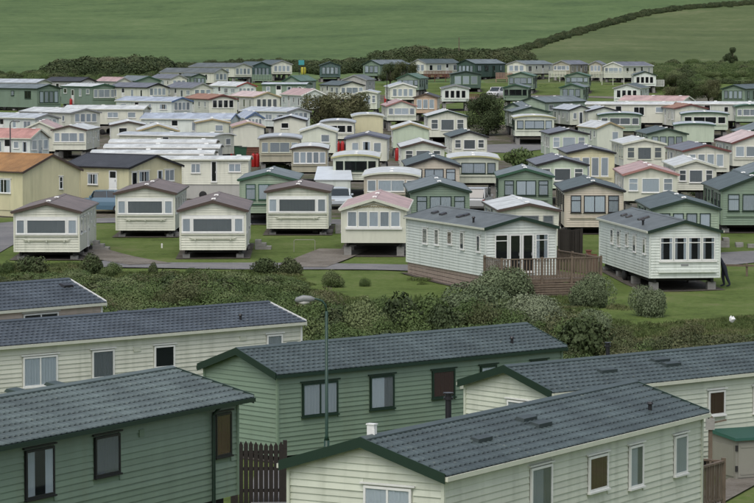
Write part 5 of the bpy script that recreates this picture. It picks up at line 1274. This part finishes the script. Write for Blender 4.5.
# yellow skip bag and turquoise sign at the top
P = hit(303.5, 74); t = obj('yellow_barrel', None, loc=on_ground(P[0], P[1]), label='small yellow barrel at the far edge of the park, top centre', cat='barrel')
obj('drum', MB().tube([(0,0,0),(0,0,.3),(0,0,.9),(0,0,1.2)], [.4,.46,.46,.4], 14).mesh('drum', paint('yellow_paint', (.50, .45, .06))), t)
P = hit(302, 76); t = obj('sign_board', None, loc=on_ground(P[0]-.2, P[1]+4), label='turquoise sign board on dark posts at top centre', cat='sign')
obj('panel', MB().box(-.5, .5, -.03, .03, 1.7, 2.55).mesh('panel', paint('turquoise', (.05, .28, .30))), t)
for s in (-.4, .4): obj('post', MB().box(s-.05, s+.05, .03, .1, 0, 2.7).mesh('post', trim('black')), t)

# ------------------------------------------------------------------ decks and railings of the far rows
def far_deck(px0, px1, py, h, label, mat, depth=1.6, rail=True, base=.9):
    a = hit(px0, py); b = hit(px1, py); b = np.array([b[0], a[1], 0]); L = b[0]-a[0]
    t = obj('raised_deck', None, loc=on_ground(a[0], a[1]), label=label, cat='deck', group='raised decks in the far rows')
    obj('floor', MB().box(0, L, 0, depth, base-.08, base).mesh('floor', mat), t)
    mb = MB(); n = max(4, int(L/.16))
    for i in range(n+1): x = L*i/n; mb.box(x-.045, x+.045, -.02, .02, base, base+.9)
    obj('balusters', mb.mesh('balusters', mat), t, kind='stuff')
    obj('rail', MB().box(-.03, L+.03, -.05, .05, base+.9, base+.96).mesh('rail', mat), t)
    for i in range(int(L/1.8)+1): x = min(L, i*1.8); obj('post', MB().box(x-.05, x+.05, .0, .1, -.3, base).mesh('post', mat), t)
    mb = MB(); mb.box(0, L, .01, .03, .0, base-.1) if False else None
    return t
M_crm = trim('cream')
far_deck(424, 452, 82, .9, 'red brown deck under the cream caravan of the top row', M_wood2)
far_deck(602, 640, 85, .9, 'cream railed deck before the white gabled caravan, top right', M_crm, base=1.3)
far_deck(549, 566, 82, .9, 'cream railed deck below the grey brown caravan of the top row', M_crm, base=.9)
far_deck(654, 664, 91, .9, 'white railed deck beside the white caravan left of the copse', trim('white'), base=.8)
far_deck(496, 512, 82, .9, 'pale terracotta deck left of the green raised caravan', paint('terracotta', (.33, .2, .15)), base=.6)
far_deck(468, 487, 104, .9, 'red brown fence and deck right of the white four window caravan', M_wood2, base=.4)
far_deck(252, 272, 86, .9, 'pale railed deck below the dark teal caravan', trim('sage_'), base=.9)
far_deck(590, 602, 82, .9, 'small cream deck under the grey brown caravan end', M_crm, base=.8)
# low post and rail fence by the right-hand road
a, b = px_line((724, 276), (770, 277)); A_ = np.array(a); d = (np.array(b)-A_); L = np.hypot(*d)
t = obj('rail_fence', None, loc=on_ground(*a), label='low post and rail fence beside the road at the right edge', cat='fence'); t.rotation_euler = (0, 0, math.atan2(d[1], d[0]))
obj('rail', MB().box(-.1, L, -.03, .03, .50, .60).mesh('rail', M_wood), t)
for k in range(int(L/1.15)+1): obj('post', MB().box(k*1.15-.05, k*1.15+.05, .03, .11, -.1, .66).mesh('post', M_wood), t)
a, b = px_line((294, 252), (315, 252)); A_ = np.array(a); d = (np.array(b)-A_); L = np.hypot(*d)
t = obj('rail_fence', None, loc=on_ground(*a), label='small grey hoop rail on the lawn beneath a brown roofed caravan', cat='fence'); t.rotation_euler = (0, 0, math.atan2(d[1], d[0]))
obj('rail', MB().tube([(0, 0, 0), (0, 0, .62), (.06, 0, .68), (L-.06, 0, .68), (L, 0, .62), (L, 0, 0)], .02, 8).mesh('rail', M_plastic), t)
# fence behind the blue car
a, b = px_line((79, 203), (100, 203)); d = b-a
picket_fence('picket_fence', a, b, 0, 'brown slatted fence beside the tan bungalow, left of the blue car', M_wood2, 14, h=1.15)

# ------------------------------------------------------------------ doorsteps and stones
def steps(px, py, label, n=3, w=.9, rz=0):
    P = hit(px, py); t = obj('doorstep', None, loc=on_ground(P[0], P[1]), label=label, cat='steps', group='stone doorsteps beside the old caravans'); t.rotation_euler = (0, 0, rz)
    for k in range(n):
        obj('step', MB().box(-w/2+k*.28-.3, w/2-.3, -.5+.05*k, .5, .18*k, .18*(k+1)-.01).mesh('step', M_block), t)
    for k in range(5): s = .12+.1*random.random(); x = random.uniform(.5, 1.4); y = random.uniform(-.6, .5); obj('stone', MB().box(x-s, x+s, y-s, y+s, -.02, s*1.1).mesh('stone', M_block), t)
steps(96, 250, 'stone steps and rubble beside the leftmost old caravan', rz=pi); steps(258, 249, 'stone steps beside the brown roofed caravan near the path', rz=pi); steps(338, 233, 'stone steps left of the pink roofed caravan', rz=pi); steps(190, 236, 'stone steps beside the second brown roofed caravan', rz=pi)
steps(726, 247, 'stone steps left of the road beside the green right hand caravan', rz=0)
for (px, py, l, s) in [(162, 248, 'white plastic bottle standing on the lawn between brown roofed caravans', 1), (637.5, 276, 'small white marker post beside the raised white caravan', 3)]:
    P = hit(px, py); t = obj('marker_post', MB().tube([(0, 0, 0), (0, 0, .22*s), (0, 0, .26*s)], [.05, .05, .02], 8).mesh('marker_post', trim('white')), loc=on_ground(P[0], P[1]), label=l, cat='marker')
P = hit(732, 340); mb = MB(); rr = random.Random(3)
vs = []; n = 9
for j in range(5):
    for k in range(n): a = 2*pi*k/n; r = .13*sin(pi*(j+.6)/5.2)*rr.uniform(.6, 1.25); vs.append((r*cos(a), r*sin(a), (.26*j/4)*rr.uniform(.85, 1.1)))
mb.add(vs, [(j*n+k, j*n+(k+1) % n, (j+1)*n+(k+1) % n, (j+1)*n+k) for j in range(4) for k in range(n)])
obj('plastic_bag', mb.mesh('plastic_bag', trim('white')), loc=on_ground(P[0], P[1], .72), label='crumpled white plastic bag caught in the dry scrub at right', cat='litter')

# ------------------------------------------------------------------ person beside the raised white caravan
def skin_body(name, joints, edges, mat, parent=None, sub=2):
    me = bpy.data.meshes.new(name); me.from_pydata([j[0] for j in joints], edges, []); o = obj(name, me, parent)
    sk = o.modifiers.new('skin', 'SKIN'); sk.use_smooth_shade = True
    for i, j in enumerate(joints): me.skin_vertices[0].data[i].radius = (j[1], j[2] if len(j) > 2 else j[1])
    me.skin_vertices[0].data[0].use_root = True
    s = o.modifiers.new('sub', 'SUBSURF'); s.levels = s.render_levels = sub
    me.materials.append(mat); return o
M_navy = paint('navy_cloth', (.03, .034, .05), rough=.9, var=.3); M_skin = paint('skin', (.42, .26, .19), rough=.6, var=.05); M_hair = paint('hair', (.03, .02, .015), rough=.8)
P = hit(724, 286.5)
pr_ = obj('person', None, loc=on_ground(P[0], P[1]), label='person in dark clothes leaning forward beside the raised white caravan', cat='person'); pr_.rotation_euler = (0, 0, R_(100))
# facing local +Y; leaning forward with hands on the caravan
J = [((0, 0, .92), .13, .11), ((0, .06, 1.08), .14, .10), ((0, .17, 1.26), .16, .11), ((0, .27, 1.40), .13, .10), ((0, .33, 1.49), .055, .055),
     ((.10, .0, .86), .11), ((.12, .03, .48), .085), ((.13, -.05, .09), .06), ((.13, .07, .05), .04), ((.13, .15, .03), .03),
     ((-.10, -.02, .86), .11), ((-.13, -.10, .48), .085), ((-.14, -.26, .10), .06), ((-.14, -.14, .05), .04), ((-.14, -.07, .03), .03),
     ((.19, .28, 1.38), .06), ((.27, .40, 1.16), .045), ((.22, .62, 1.12), .032), ((-.19, .28, 1.38), .06), ((-.27, .38, 1.15), .045), ((-.20, .58, 1.06), .032)]
Ed = [(0,1),(1,2),(2,3),(3,4),(0,5),(5,6),(6,7),(7,8),(8,9),(0,10),(10,11),(11,12),(12,13),(13,14),(3,15),(15,16),(16,17),(3,18),(18,19),(19,20)]
body = skin_body('body', J, Ed, M_navy, pr_)
hd = skin_body('head', [((0, .33, 1.47), .05), ((0, .36, 1.54), .06, .07), ((0, .38, 1.61), .085, .095), ((0, .385, 1.67), .075, .085)], [(0,1),(1,2),(2,3)], M_skin, pr_)
skin_body('hair', [((0, .33, 1.56), .07), ((0, .355, 1.64), .088, .095), ((0, .37, 1.69), .08, .09)], [(0,1),(1,2)], M_hair, pr_)
for s in (-1, 1):
    bx, by, bz = (.22, .62, 1.12) if s > 0 else (-.20, .58, 1.06)
    J = [((bx, by, bz), .028, .02), ((bx-s*.01, by+.07, bz+.0), .034, .014)]; Ed = [(0, 1)]
    for q in range(4):
        x = bx-s*.01+(q-1.5)*.02; i = len(J); J += [((x, by+.11, bz+.005), .009), ((x, by+.145+.01*(q in (1, 2)), bz), .008), ((x, by+.17+.012*(q in (1, 2)), bz-.015), .007)]; Ed += [(1, i), (i, i+1), (i+1, i+2)]
    i = len(J); J += [((bx-s*.045, by+.05, bz), .010), ((bx-s*.06, by+.09, bz-.01), .008)]; Ed += [(0, i), (i, i+1)]
    skin_body('hand', J, Ed, M_skin, pr_, 1)
